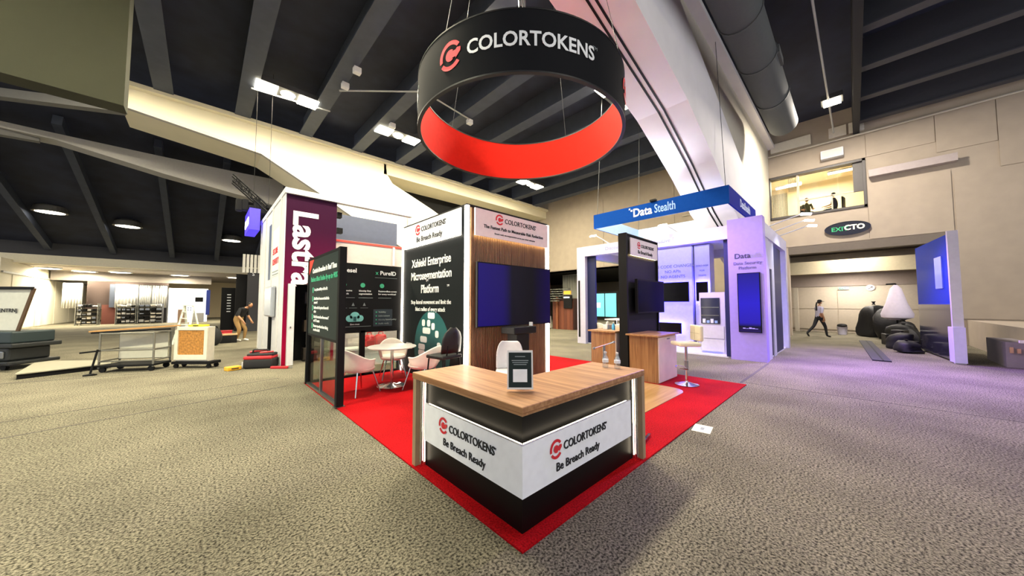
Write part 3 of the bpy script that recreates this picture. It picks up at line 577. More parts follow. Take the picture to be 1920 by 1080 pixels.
# swivel chair behind the counter
t = thing('swivel_chair','white-backed swivel chair behind the reception counter','chair',(2.0,2.26,.014), R(225))
m = MB(); rows = []
for k in range(8):
    a = k/7; wd = .215*(1-.25*max(0,a-.6)/.4)*(1 if a < .95 else .8); rows.append([(-.20-.07*a+.06*(j/5)**2, j/5*wd, .50+.44*a) for j in range(-5,6)])
m.grid(rows); o = m.build('backrest', M('chair_back_white','#cfcdd0',.5), t, smooth=True, recalc=False); md = o.modifiers.new('thick','SOLIDIFY'); md.thickness = .03; md = o.modifiers.new('soft','SUBSURF'); md.levels = 1; md.render_levels = 1
MB().bbox(-.22,.22,-.22,.22,.45,.50,.02).build('seat', MC['chair_back_white'], t); MB().bar((0,0,.1),(0,0,.45),.03).build('column', CHROME, t)
for k in range(5): MB().beam((0,0,.09),(.28*math.cos(k*2*PI/5),.28*math.sin(k*2*PI/5),.05),.04,.03).build('foot', CHROME, t); MB().bar((.28*math.cos(k*2*PI/5)-.012,.28*math.sin(k*2*PI/5),.025),(.28*math.cos(k*2*PI/5)+.012,.28*math.sin(k*2*PI/5),.025),.025).build('caster', MATT, t)
# ------------------------------------------------------------------ demo kiosk on the right of the booth
t = thing('kiosk_wall','tall black kiosk wall with lit white header beside wood cabinets','partition',(5.75,1.85,.014))
B('panel', M('kiosk_black','#0c0b0e',.55,spec=.3), t, (4.95,6.55,1.82,1.88,.014,3.05)); B('edge_post', MATT, t, (4.9,4.96,1.76,1.94,.014,3.07)); B('edge_post', MATT, t, (6.53,6.58,1.79,1.91,.014,3.07)); B('top_rail', MATT, t, (4.95,6.55,1.8,1.9,3.05,3.08))
hp = B('header_panel', HBP, t, (5.12,6.50,1.77,1.79,2.62,3.0)); B('led_strip', LEDW, hp, (5.15,6.46,1.79,1.80,2.62,2.632))
label_block(hp, 5.85, 1.77, 2.83, FY, .10, subsize=.11)
s = thing('kiosk_screen','black flat screen hung on the tall black kiosk wall','screen',(5.95,1.75,1.35))
B('bezel', MATT, s, (5.22,6.62,1.68,1.74,1.36,2.10)); B('display', M('screen_off','#0b0a0e',.2,spec=.2), s, (5.25,6.59,1.676,1.68,1.39,2.07)); B('bracket', BLACK, s, (5.6,6.2,1.74,1.82,1.55,1.9))
def cabinet(label, x0, x1, y0, y1, h):
    t = thing('demo_cabinet', label, 'cabinet', ((x0+x1)/2,(y0+y1)/2,.014), group='wood demo cabinets')
    B('body', OAKZ, t, (x0,x1,y0+.01,y1,.014,h-.03)); B('worktop', OAKX, t, (x0-.1,x1+.06,y0-.05,y1+.03,h-.03,h)); d = B('door', M('cabinet_door_pale','#d8c8c0',.4,noise=3,amt=.08), t, (x0+.01,x1-.01,y0-.008,y0+.01,.03,h-.05))
    B('lock', STEEL, d, (x0+.42,x0+.56,y0-.012,y0-.008,h-.11,h-.085))
cabinet('wood cabinet with pale door in front of the tall black kiosk wall',4.92,5.85,1.15,1.74,.95); cabinet('wood cabinet behind the tall black kiosk wall, with tissues on top',4.92,5.9,2.05,2.65,.98)
t = thing('tissue_box','white tissue box with printed side on the rear wood cabinet','box',(5.3,2.45,.98)); MB().bbox(-.12,.12,-.06,.06,0,.11,.008).build('carton', WHITE, t); B('print', M('print_pale_blue','#b9c9e8',.6), t, (-.1,-.02,-.062,-.06,.02,.1),world=False); MB().blob((0,0,.13),.05,.03,.05).build('tissue', WHITE2, t)
t = thing('spray_bottle','small blue sanitizer bottle on the rear wood cabinet','bottle',(5.15,2.22,.98)); MB().lathe([(0,0),(.035,.002),(.037,.1),(.015,.13),(.014,.15)],n=16).build('body', M('blue_bottle','#4aa3d8',.3), t, smooth=True); MB().lathe([(.016,.15),(.016,.17),(0,.18)],n=12).build('cap', WHITE, t)
# bar stool
def bar_stool(label, loc, rz, group='cream bar stools'):
    t = thing('bar_stool', label, 'stool', loc, rz, group)
    MB().lathe([(0,0),(.2,.002),(.21,.012),(.12,.03),(.03,.06),(.028,.08)], n=32).build('base', CHROME, t, smooth=True); MB().bar((0,0,.05),(0,0,.74),.025,n=14).build('column', CHROME, t, smooth=True); MB().lathe([(.034,.28),(.034,.46)],n=14).build('sleeve', STEEL, t)
    MB().tube([(.03,0,.34)]+[(.19*math.cos(R(q)),.19*math.sin(R(q)),.33) for q in range(-70,71,20)]+[(.03,0,.34)],.011).build('foot_ring', CHROME, t)
    CR = M('cream_leather','#e6dcc2',.45); MB().bbox(-.2,.21,-.2,.2,.74,.82,.03,3).build('seat', CR, t, smooth=True)
    b = MB().bbox(-.24,-.17,-.2,.2,.84,1.14,.03,3).build('backrest', CR, t, smooth=True); B('seam', M('seam_tan','#b5a88a',.6), b, (-.172,-.166,-.17,.17,.985,.99),(-.172,-.166,-.003,.003,.87,1.11), world=False); MB().tube([(-.12,0,.75),(-.24,0,.78),(-.22,0,.9)],.015).build('back_bracket', CHROME, t)
bar_stool('cream bar stool with chrome foot on the red carpet corner',(5.26,.76,.014), R(135))
# T-bar stand behind the counter end, small white box, chrome foot
t = thing('t_bar_stand','silver T-bar stand just behind the right end of the counter','stand',(2.72,1.02,.0226), R(-30)); MB().bar((0,0,.02),(0,0,.94),.02).build('post', STEEL, t, smooth=True); MB().bar((-.16,0,.9),(.16,0,.98),.012).build('cross_bar', CHROME, t, smooth=True); MB().lathe([(0,0),(.12,.002),(.12,.012),(.03,.03)]).build('base', STEEL, t); MB().blob((-.16,0,.9),.02,.02,.02).build('end_cap', STEEL, t); MB().blob((.16,0,.98),.02,.02,.02).build('end_cap', STEEL, t)
t = thing('white_bin','slim white box standing behind the right end of the counter','box',(2.05,.52,.014)); MB().bbox(-.05,.05,-.12,.12,0,.60,.01).build('body', WHITE, t); B('lid', WHITE2, t, (-.055,.055,-.125,.125,.6,.615), world=False)
t = thing('stand_foot','chrome stand foot poking out under the right end of the counter','stand',(2.05,.16,.014), R(10)); MB().beam((0,0,.02),(.3,0,.015),.03,.02).build('bar', CHROME, t); MB().beam((0,-.0,.02),(0,.25,.02),.03,.02).build('cross_bar', CHROME, t)
t = thing('paper_sheet','pale yellow paper sheet lying on the grey carpet at the red edge','paper',(3.06,-.14,.002), R(8)); MB().box(-.14,.14,-.1,.1,0,.002).build('sheet', M('paper_cream','#e6e2c8',.8), t); B('print', TGREY, t, (-.05,.05,-.02,.02,.002,.0025), world=False)
# ------------------------------------------------------------------ white and blue neighbour booth
DSW = M('booth_white','#c6c3da',.45); NAVY = M('booth_navy','#121a4a',.5); DSW_LIT = M('booth_white_purple_lit','#a792ec',.45)  # front panel is white; the purple light on it is put into its colour
ds = thing('exhibition_booth','open white booth with navy panels behind the demo kiosk','booth',(11.5,3.2,0))
B('platform', M('booth_floor','#d6d6de',.4), ds, (9.6,13.6,.2,6.15,0,.04))
hf = B('header', DSW, ds, (9.45,9.75,.95,6.2,3.45,3.84)); B('header', DSW, ds, (9.75,13.9,5.95,6.2,3.45,3.84)); hs = B('header', DSW, ds, (9.75,13.9,.13,.38,3.45,3.84)); B('header', DSW, ds, (13.6,13.9,.38,5.95,3.45,3.84))
B('light_block_roof', M('ceiling_pale','#dcdcee',.6), ds, (9.75,13.6,.38,5.95,3.78,3.83))  # roof closed over with an added sheet that keeps hall light out
p = B('corner_post', DSW, ds, (9.45,9.75,5.82,6.2,0,3.45)); B('dark_slot', MATT, p, (9.44,9.45,6.06,6.14,.25,2.5))
B('corner_post', DSW, ds, (13.6,13.9,5.85,6.2,0,3.45)); B('corner_post', DSW, ds, (13.55,13.9,.13,.42,0,3.45))
B('navy_panel', NAVY, ds, (9.62,9.7,5.46,5.82,.04,3.45)); B('navy_panel', NAVY, ds, (9.55,9.72,.95,1.09,.04,3.45)); B('navy_panel', NAVY, ds, (11.3,12.9,.2,.28,.04,3.4)); B('navy_panel', M('booth_dark','#15172c',.5), ds, (10.35,10.9,.2,.28,.04,2.6))
fp = B('front_panel', DSW_LIT, ds, (9.40,9.75,.13,.95,0,3.98)); B('side_panel', DSW, ds, (9.75,10.35,.15,.25,0,3.45)); B('side_panel', DSW, ds, (10.9,11.3,.17,.25,0,3.45)); B('side_panel', DSW, ds, (10.35,10.9,.17,.25,2.6,3.45))
text(fp, 'Data', (9.40,.80,2.84), FX, .2, M('print_indigo','#2b2560',.5), bold=.012); text(fp, 'Stealth', (9.40,.52,2.84), FX, .2, M('print_lilac','#a99fd0',.5), bold=.008, sx=.62)
text(fp, 'Data Security', (9.40,.5,2.66), FX, .12, M('print_violet','#5f52a0',.5), 'CENTER', .0); text(fp, 'Platform', (9.40,.5,2.53), FX, .12, M('print_violet','#5f52a0',.5), 'CENTER', .0)
text(hf, 'Discover and Protect Sensitive Data', (9.45,2.12,3.585), FX, .19, M('print_steel','#8d97c4',.5), 'RIGHT', .008)
dsp = thing('portrait_screen','tall portrait screen glowing blue on the booth panel tinted as purple-lit','screen',(9.37,.48,.78)); B('bezel', MATT, dsp, (9.36,9.40,.22,.74,.78,2.42)); B('display', ramp_mat('screen_blue',[(0,'#1a0a4a'),(.10,'#07061a'),(.16,'#1c108a'),(.5,'#1a0fa0'),(1,'#120a70')],'Z',0,1.6,.2,emit=.9), dsp, (9.355,9.36,.24,.72,.8,2.4))
for i in range(5): B('screen_bar', M('screen_violet','#8a78d8',.3,emit=.6), dsp, (9.352,9.355,.30+.07*i,.36+.07*i,.88,.89+.015*(i%3)))
# inner tower
itw = B('inner_tower', DSW, ds, (11.6,12.6,2.6,4.6,.04,3.75)); it2 = B('inner_wing', DSW, ds, (11.75,12.3,2.05,2.55,.04,3.75))
PB = M('print_slate_blue','#6f74a8',.5)
for i, s in enumerate(['NO CODE CHANGES','NO APIs','NO AGENTS']): text(itw, s, (11.6,3.28,2.96-.2*i), FX, .16, PB, 'CENTER', .004)
for i, s in enumerate(['ZERO RISK','FOR','TEAMS']): text(it2, s, (11.75,2.3,2.94-.18*i), FX, .09, PB, 'CENTER', 0)
def glow_screen(label, x, y0, y1, z0, z1):
    t = thing('booth_screen', label, 'screen', (x,(y0+y1)/2,z0), group='screens inside the white booth')
    B('back_light', LEDB, t, (x-.16,x-.15,y0+.01,y1-.01,z0+.01,z1-.01)); B('bezel', MATT, t, (x-.20,x-.16,y0,y1,z0,z1)); B('display', M('screen_off','#0b0a0e',.2,spec=.2), t, (x-.204,x-.20,y0+.02,y1-.02,z0+.02,z1-.02)); B('bracket', BLACK, t, (x-.15,x,(y0+y1)/2-.1,(y0+y1)/2+.1,z0+.1,z0+.2))
    L = bpy.data.lights.new('screen_glow','AREA'); L.shape = 'RECTANGLE'; L.size = y1-y0+.1; L.size_y = z1-z0+.1; L.energy = 40; L.color = (.05,.04,1); o = bpy.data.objects.new('screen_glow', L); COL.objects.link(o); o.parent = t; o.location = (-.145,0,(z1-z0)/2); o.rotation_euler = (R(90),0,R(-90))
glow_screen('wide black screen with blue halo on the booth inner tower',11.6,2.66,4.0,1.64,2.38); glow_screen('narrow black screen with blue halo right of the wide one',11.75,2.08,2.46,1.66,2.36); glow_screen('low black screen with blue halo near the booth floor',11.6,2.95,4.0,.45,.85)
for i, (x, y) in enumerate([(10.1,5.0),(10.1,4.2),(10.1,3.4),(10.1,2.6),(10.1,1.8),(11.8,.72),(12.6,.72)]):
    MB().lathe([(0,-.03),(.07,-.02),(.09,.01)],(x,y,3.77),n=14).build('spot_lens', LAMPS, ds, True)
for i, (a, b) in enumerate([((9.6,4.8,3.84),(9.2,5.15,4.15)),((9.6,2.3,3.84),(9.25,2.6,4.12)),((10.6,.25,3.84),(10.75,-.55,4.12)),((11.6,.25,3.84),(11.75,-.55,4.12)),((12.6,.25,3.84),(12.75,-.55,4.12))]):
    m = MB(); m.bar(a, b, .018); arm = m.build('lamp_arm', M('arm_white','#e8e8ea',.4), ds, True); d = (Vector(b)-Vector(a)); d.z = 0; d.normalize(); q = Vector(b); m = MB(); m.beam(q, q+d*.22+Vector((0,0,-.03)), .16, .04); m.build('lamp_head', LAMPS, arm, True)
def spot(parent, loc, tgt, e, col, ang=80, size=.1):
    L = bpy.data.lights.new('spot_glow','SPOT'); L.energy = e; L.color = col; L.spot_size = R(ang); L.spot_blend = .9; L.shadow_soft_size = size
    o = bpy.data.objects.new('spot_glow', L); COL.objects.link(o); o.parent = parent; o.location = Vector(loc)-Vector(parent.location); o.rotation_euler = (Vector(tgt)-Vector(loc)).to_track_quat('-Z','Y').to_euler()
PURP = (.42,.22,1)
spot(ds, (10.8,-.8,4.05), (7.4,-3.4,0), 1700, PURP, 130); spot(ds, (12.8,-.8,4.05), (12.5,-2.6,0), 700, PURP, 110); spot(ds, (8.9,2.7,4.05), (9.5,.4,1.8), 500, PURP, 90); spot(ds, (11.8,-.8,4.05), (11.8,.2,2), 120, (.8,.85,1), 100)
spot(ds, (10.6,3.0,3.95), (9.8,1.8,5.4), 120, (.80,.78,1), 120, .3)  # added lilac uplight for the arch, with no fixture of its own
L = bpy.data.lights.new('booth_glow','AREA'); L.size = 2.5; L.energy = 26; L.color = (.62,.62,1); o = bpy.data.objects.new('booth_glow', L); COL.objects.link(o); o.parent = ds; o.location = (-1.0,0,3.7)
# display cabinet and furniture inside
t = thing('display_cabinet','white glass-fronted machine cabinet inside the open booth','cabinet',(10.2,1.55,.04)); B('body', DSW, t, (9.98,10.5,1.2,1.9,.04,1.92)); dd = B('glass_door', M('cabinet_glass','#1a2038',.15), t, (9.965,9.98,1.34,1.86,.95,1.75)); B('drawer', WHITE, t, (9.965,9.98,1.24,1.86,.5,.88)); B('drawer', WHITE, t, (9.965,9.98,1.24,1.86,.1,.46)); B('shelf', STEEL, dd, (9.955,9.965,1.36,1.84,1.2,1.215),(9.955,9.965,1.36,1.84,1.45,1.465))
for i in range(4): B('stock', M('stock_%d'%(i%2),['#8fb0d8','#dfe6f2'][i%2],.5), dd, (9.95,9.965,1.4+.11*i,1.48+.11*i,.97,1.05+.05*(i%2)))
B('base_strip', LEDB, t, (9.96,9.975,1.3,1.85,.06,.085))
t = thing('booth_table','white high table inside the open booth behind the rear cabinet','table',(10.6,4.9,.04)); MB().bbox(-.45,.45,-.5,.5,.88,.93,.01).build('table_top', WHITE2, t)
for sx in (-.38,.38):
    for sy in (-.42,.42): MB().bar((sx,sy,0),(sx,sy,.88),.02).build('leg', CHROME, t)
tub_chair('white shell chair inside the open booth at the high table',(9.95,4.6,.04),R(20),SHELL,'shell_chair','chairs inside the white booth'); tub_chair('white shell chair inside the open booth near its left post',(10.0,5.3,.04),R(-10),SHELL,'shell_chair','chairs inside the white booth')
# hanging square sign
hs_ = thing('hanging_square_sign','blue square fabric sign hung over the white booth','sign',(11.1,3.05,4.45)); BLU = M('fabric_blue','#12408f',.8,spec=.03); BLU2 = M('fabric_royal','#1a2490',.8,spec=.03); INB = M('fabric_pale_blue','#9db8e0',.7)
X0, X1, Y0, Y1, Z0, Z1 = 9.3, 13.0, .85, 5.3, 4.45, 4.98
f1 = B('front_fabric', BLU, hs_, (X0,X0+.05,Y0,Y1,Z0,Z1)); f2 = B('side_fabric', BLU2, hs_, (X0+.05,X1,Y0,Y0+.05,Z0,Z1)); B('back_fabric', BLU, hs_, (X1-.05,X1,Y0+.05,Y1,Z0,Z1)); B('side_fabric', BLU, hs_, (X0+.05,X1-.05,Y1-.05,Y1,Z0,Z1))
B('lining', INB, hs_, (X0+.05,X0+.06,Y0+.06,Y1-.06,Z0,Z1),(X1-.06,X1-.05,Y0+.06,Y1-.06,Z0,Z1),(X0+.06,X1-.06,Y1-.06,Y1-.05,Z0,Z1))
text(f1, 'Data', (X0,3.72,4.60), FX, .40, TWHITE, bold=.02, sx=.86); text(f1, 'Stealth', (X0,2.98,4.60), FX, .40, M('print_sky','#8fb4ea',.6), bold=.012, sx=.62); B('logo_mark', TWHITE, f1, (X0-.006,X0,3.74,3.80,4.80,4.86),(X0-.006,X0,3.82,3.87,4.87,4.92))
text(f2, 'DataStealth', (10.6,Y0,4.62), FY, .36, M('print_pale','#cfd8f5',.6), bold=.015, sx=.85)
for x, y in ((X0+.1,Y0+.1),(X0+.1,Y1-.1),(X1-.1,Y1-.1)): MB().bar((x,y,Z1),(x*.9+1.1,y*.9+.3,10.4),.008,n=6).build('wire', MC['wire_grey'], hs_, True)
spot(hs_, (9.2,3.0,5.08), (6.2,1.7,7.2), 260, (.86,.86,1), 110, .3); MB().bbox(9.22,9.36,2.9,3.1,4.98,5.05,.01).build('added_uplight', MATT, hs_, True)  # uplight and its box are added to brighten the arch soffit
# ------------------------------------------------------------------ purple-walled booth on the left
la = thing('lettered_booth','tall white booth with purple front wall reading Lastra','booth',(.6,8.55,0))
PUR = ramp_mat('purple_print',[(0,'#a0052f'),(.25,'#8a0636'),(.5,'#5c0c34'),(.8,'#350e2a'),(1,'#300f2a')],'Z',0,4.4,.5)
pw = B('front_wall', PUR, la, (-.04,.2,8.5,8.58,0,4.42),(.2,1.15,8.5,8.58,2.08,4.42)); B('front_wall', PUR, la, (1.09,1.15,8.5,8.58,0,2.08))
B('side_wall', WHITE, la, (-.06,-.04,8.5,13.3,0,4.5),(-.06,.1,13.2,13.3,0,4.5))
B('dark_closet', MATT, la, (.2,1.1,9.2,9.24,0,2.1),(.2,.23,8.58,9.2,0,2.1),(.2,1.1,8.58,9.2,2.08,2.12)); dd = B('open_door', WHITE, la, (.05,.19,8.36,8.49,.01,2.08)); B('door_handle', STEEL, dd, (.1,.12,8.33,8.36,.95,.99))
for k in range(5): B('shelf_box', M('dark_box_%d'%(k%3),['#2e2620','#1c1c20','#3a2f22'][k%3],.7), la, (.5+.1*(k%2),.9+.03*k,8.8,9.1,.05+.38*k,.36+.38*k))
B('top_beam', WHITE, la, (-.08,3.4,8.42,8.62,4.42,4.56),(-.08,.06,8.62,13.3,4.42,4.56)); B('back_wall', M('booth_pink_white','#c4b6b2',.5), la, (1.15,3.5,8.80,8.88,0,3.45)); B('red_line', M('print_coral','#d8483c',.5), la, (1.15,3.5,8.78,8.80,3.38,3.44))
B('grey_panel', M('blue_grey_panel','#545b70',.6), la, (1.4,3.4,9.6,9.66,3.45,4.4)); B('dark_bracket', MATT, la, (1.2,1.32,8.62,8.8,4.05,4.2),(1.2,1.35,8.62,8.8,3.6,3.75)); B('upright', WHITE, la, (3.38,3.5,8.72,8.80,3.4,4.5),(2.9,2.96,8.74,8.80,2.8,3.4))
tl = text_mesh('Lastra', .80, 'LEFT', .028, .004); xs = [v.co.x for v in tl.vertices]; k_ = 1.98/(max(xs)-min(xs)); x0 = min(xs); tl.materials.append(TWHITE)
for v in tl.vertices: v.co = (.14+v.co.y*.98-.6, 8.495-v.co.z-8.55, 4.0-(v.co.x-x0)*k_)
o = bpy.data.objects.new('lettering', tl); COL.objects.link(o); o.parent = pw
for y in (9.0,10.4,11.8,13.0): B('wall_rib', WHITE2, la, (-.09,-.06,y-.04,y+.04,0,4.4))
B('poster', M('poster_white','#e6e6e6',.5), la, (-.07,-.06,9.1,10.3,2.35,3.7)); B('poster_slot', M('poster_blue_grey','#56637e',.5), la, (-.07,-.06,10.7,11.1,2.3,4.0))
for i, s in enumerate(['SECURE','IDENTITY']): text(la, s, (-.07,10.2,2.98-.3*i), FX, .24, RED, bold=.01)
for i in range(2): B('text_line', TGREY, la, (-.075,-.07,9.2,10.2,2.46-.08*i,2.49-.08*i))
t = thing('side_screen','silver-grey screen on the white side of the purple booth','screen',(-.12,10.2,1.2)); MB().bbox(-.05,.05,-.75,.55,0,.86,.03).build('bezel', M('screen_silver','#a9adb2',.3,.3), t); B('display', M('screen_grey','#b4bbc2',.2), t, (-.056,-.05,-.7,.5,.04,.82), world=False); MB().bar((.02,-.1,-1.2),(.02,-.1,0),.04).lathe([(0,-1.2),(.3,-1.19),(.3,-1.17),(.04,-1.15)],(.0,-.1,0)).build('stand', MATT, t)
t = thing('lit_blue_sign','glowing blue-violet box sign at the top of the white booth side','sign',(-.3,13.6,4.15)); B('body', M('sign_violet','#3b2fa8',.4,emit=1.2,ecol='#3a2cc0'), t, (-.15,.15,-.8,.8,0,.75), world=False); text(t, 'CLOUD', (-.45,14.3,4.35), FX, .4, M('sign_white','#eeeeff',.4,emit=3,ecol='#eeeeff'), bold=.02)
t = thing('lighting_truss','black lighting truss with lamps above the white booth','truss',(-.2,13.5,4.75)); m = MB()
a_, b_ = Vector((-.7,0,1.25)), Vector((.3,0,.35)); 
for dy in (-.15,.15):
    for dz in (-.12,.12): m.bar(a_+Vector((0,dy,dz)), b_+Vector((0,dy,dz)), .03)
for k in range(7):
    p0 = a_+(b_-a_)*k/7; p1 = a_+(b_-a_)*(k+1)/7; s_ = .12 if k % 2 else -.12
    for dy in (-.15,.15): m.bar(p0+Vector((0,dy,s_)), p1+Vector((0,dy,-s_)), .02)
m.build('truss_beam', MATT, t); rn = random.Random(3)
for k in range(7): MB().bbox(-.5+.17*k-.09,-.5+.17*k+.09,-.15,.15,.05+rn.uniform(0,.3),.35+rn.uniform(0,.35),.03).build('lamp_body', MATT, t)
MB().bar((.35,0,.5),(.35,0,5.6),.006).bar((-.1,0,.9),(-.1,0,5.6),.006).build('wire', MATT, t)
t = thing('white_bench','low white bench behind the black meeting wall','bench',(1.9,7.25,0)); MB().bbox(-.9,.9,-.2,.25,.40,.46,.01).build('seat', WHITE2, t); B('front', WHITE2, t, (-.88,.88,-.16,.22,0,.4), world=False)
for i, x in enumerate((1.64,1.94)):
    t = thing('red_bag', ['red bag seen through the glass behind the meeting table, left of two','red bag seen through the glass behind the meeting table, right of two'][i], 'bag', (x,7.2,.46), R(10-20*i), 'red bags on the bench'); MB().bbox(-.14,.14,-.08,.08,0,.30,.06,3).build('body', M('bag_bright_red','#d0262c',.5), t, smooth=True); MB().tube([(-.06,0,.29),(-.05,0,.36),(.05,0,.36),(.06,0,.29)],.012).build('handle', M('bag_bright_red','#d0262c',.5), t); MB().bbox(-.10,.10,-.095,-.075,.04,.16,.01).build('pocket', M('bag_dark_red','#a81a22',.5), t)
# tools on the floor by the purple booth
t = thing('tool_bag','open black and red tool bag heaped with gear beside the purple wall','bag',(-.42,8.62,0), R(-30)); MB().bbox(-.32,.32,-.18,.18,0,.24,.05,3).build('bag_body', M('bag_black','#17171a',.7), t, smooth=True); MB().bbox(-.31,.3,-.19,.17,.22,.30,.03).build('red_flap', M('bag_red','#b8202a',.7), t); MB().bbox(-.26,.30,-.14,.14,.29,.36,.03).build('black_tray', MC['bag_black'], t)
MB().tube([(-.2,-.05,.3),(-.15,-.05,.44),(.15,-.05,.44),(.2,-.05,.3)],.018).build('handle', MC['bag_black'], t); MB().bar((-.25,.0,.38),(.1,.05,.42),.025).bar((0,-.08,.37),(.28,-.06,.39),.02).build('hand_tools', M('tool_red','#c3272c',.5), t); B('side_pocket', M('pocket_grey','#c9cdd0',.6), t, (-.36,-.33,-.12,.1,.02,.16), world=False)
t = thing('yellow_tool_case','small yellow and orange tool case on the carpet by the tool bag','case',(-.95,8.66,0), R(20)); MB().bbox(-.14,.14,-.09,.09,0,.09,.015).build('case_body', M('case_yellow','#e2a72c',.5), t); MB().tube([(-.06,-.1,.05),(-.05,-.13,.05),(.05,-.13,.05),(.06,-.1,.05)],.012).build('handle', MATT, t)
t = thing('red_pry_tool','red tool lying on the carpet in front of the purple wall','tool',(-.12,8.12,0), R(-40)); MB().bbox(-.2,.2,-.035,.035,0,.06,.015).build('grip', MC['bag_red'], t); MB().bar((.2,0,.03),(.3,0,.03),.012).build('shaft', STEEL, t)
# ------------------------------------------------------------------ carts on the left
t = thing('panel_crate','white-framed crate with rough chipboard face on a black dolly','crate',(-1.65,9.75,0), R(-43.6)); WF = M('crate_white','#ddd6c4',.6)
MB().bbox(-.40,.40,-.03,.14,.16,1.0,.01).build('crate_box', WF, t)
m = MB(); m.box(-.40,.40,-.07,-.03,.92,1.0); m.box(-.40,-.32,-.07,-.03,.2,.92); m.box(.32,.40,-.07,-.03,.2,.92); m.box(-.32,.32,-.07,-.03,.2,.32); m.build('face_frame', WF, t)
B('chipboard', M('chipboard','#b07a38',.8,noise=22,amt=.4), t, (-.32,.32,-.045,-.03,.32,.92), world=False); B('dolly_deck', MATT, t, (-.42,.52,-.1,.2,.10,.16), world=False)
for sx in (-.35,.45):
    for sy in (-.05,.15): MB().bar((sx,sy-.02,.05),(sx,sy+.02,.05),.05,n=14).build('caster', MATT, t)
t2 = thing('yellow_case','flat yellow case lying on top of the white-framed crate','case',(-1.55,9.78,1.0), R(-43.6)); MB().bbox(-.2,.16,-.1,.1,0,.05,.012).build('case_body', M('case_bright','#e6d02c',.5), t2); B('handle', MATT, t2, (-.06,.06,-.12,-.1,.015,.035), world=False)
t = thing('panel_cart','steel-framed panel cart with plank top beside the chipboard crate','cart',(-2.62,10.32,0), R(-30)); 
FRM = M('cart_frame_grey','#77756c',.5,.4); m = MB()
for sx in (-.5,.5):
    for sy in (-.25,.25): MB().bar((sx,sy,.1),(sx,sy,.9),.02).build('frame_post', FRM, t)
for z in (.25,.5,.88): MB().tube([(-.5,-.25,z),(.5,-.25,z),(.5,.25,z),(-.5,.25,z),(-.5,-.25,z)],.018).build('frame_rail', FRM, t)
B('side_sheet', M('sheet_pale','#c9c6b4',.6), t, (-.48,.48,.2,.22,.25,.88), world=False); MB().beam((-.75,-.1,.93),(.75,.05,1.03),.26,.03).build('plank', M('plank_tan','#b88a52',.7), t); MB().beam((-.7,-.2,.90),(.7,-.1,.96),.05,.04).build('strap', MATT, t)
B('lower_deck', MATT, t, (-.52,.52,-.27,.27,.12,.16), world=False)
for sx in (-.45,.45):
    for sy in (-.22,.22): MB().bar((sx,sy-.02,.06),(sx,sy+.02,.06),.06,n=14).build('caster', MATT, t)
t = thing('clamp_stand','thin black clamp stand on the floor left of the panel cart','stand',(-3.25,10.05,0)); MB().bar((0,0,.02),(.08,.05,.55),.018).build('post', MATT, t); MB().beam((-.16,.0,.5),(.12,.06,.52),.06,.03).build('clamp_arm', MATT, t); MB().lathe([(0,0),(.1,.003),(.1,.02),(.02,.04)]).build('base', MATT, t)
t = thing('floor_board','long pale board with dark underside lying on the carpet at left','board',(-3.75,11.3,0)); m = MB(); m.prism([(-.52,-.88),(.66,-.3),(.62,.4),(-.75,1.5)], (0,0,.10), (1,0,0), (0,1,0), (0,0,.02)); m.build('sheet', M('board_pale','#8f8b7a',.7), t); m = MB(); m.prism([(-.5,-.84),(.62,-.28),(.58,.36),(-.7,1.4)], (0,0,0), (1,0,0), (0,1,0), (0,0,.10)); m.build('underframe', MATT, t)
t = thing('equipment_cart','black equipment cart with leaning white sign board at the left edge','cart',(-5.0,12.9,0), R(-43.6)); 
m = MB(); m.add([(-1.1,-.1,.92),(.42,-.1,.92),(.62,.0,1.92),(-1.1,.0,1.92),(-1.1,-.06,.92),(.42,-.06,.92),(.62,.04,1.92),(-1.1,.04,1.92)], [(0,1,2,3),(7,6,5,4),(0,4,5,1),(2,6,7,3),(0,3,7,4),(1,5,6,2)]); bd = m.build('sign_board', M('board_grey_white','#c4c4ba',.6), t)
MB().beam((-1.1,-.06,1.95),(.66,-.06,1.95),.08,.07).build('top_rail', MATT, t); MB().beam((.43,-.1,.86),(.65,-.02,1.95),.05,.05).build('edge_rail', M('rail_brown','#4a3420',.6), t)
me = text_mesh('ACCENTRNJ', .13, 'RIGHT', .01, .003); me.materials.append(INK)
for v in me.vertices: v.co = (.36+v.co.x, -.115+.1*(.45)-.01-v.co.z+0.0, 1.36+v.co.y)
o = bpy.data.objects.new('lettering', me); COL.objects.link(o); o.parent = bd
DG = M('cart_dark','#16191a',.5); MB().bbox(-1.1,.6,-.3,.45,.62,.9,.03).build('case_upper', M('cart_dark_teal','#1f2c2e',.45), t); MB().bbox(-1.15,.72,-.36,.5,.52,.62,.02).build('deck', DG, t); MB().bbox(-1.0,.55,-.3,.42,.2,.52,.04).build('case_lower', DG, t)
for k in range(4): MB().bbox(-.95+.38*k,-.67+.38*k,-.33,-.29,.26,.44,.02).build('reel', STEEL if k % 2 else DG, t)
MB().bbox(-1.15,.7,-.4,.5,.12,.2,.02).build('chassis', DG, t); MB().beam((.3,-.3,.14),(1.0,-.5,.16),.1,.03).build('tow_bar', MATT, t)
for sx in (-.9,.5):
    for sy in (-.3,.38): MB().bar((sx,sy-.03,.07),(sx,sy+.03,.07),.07,n=14).build('caster', MATT, t)
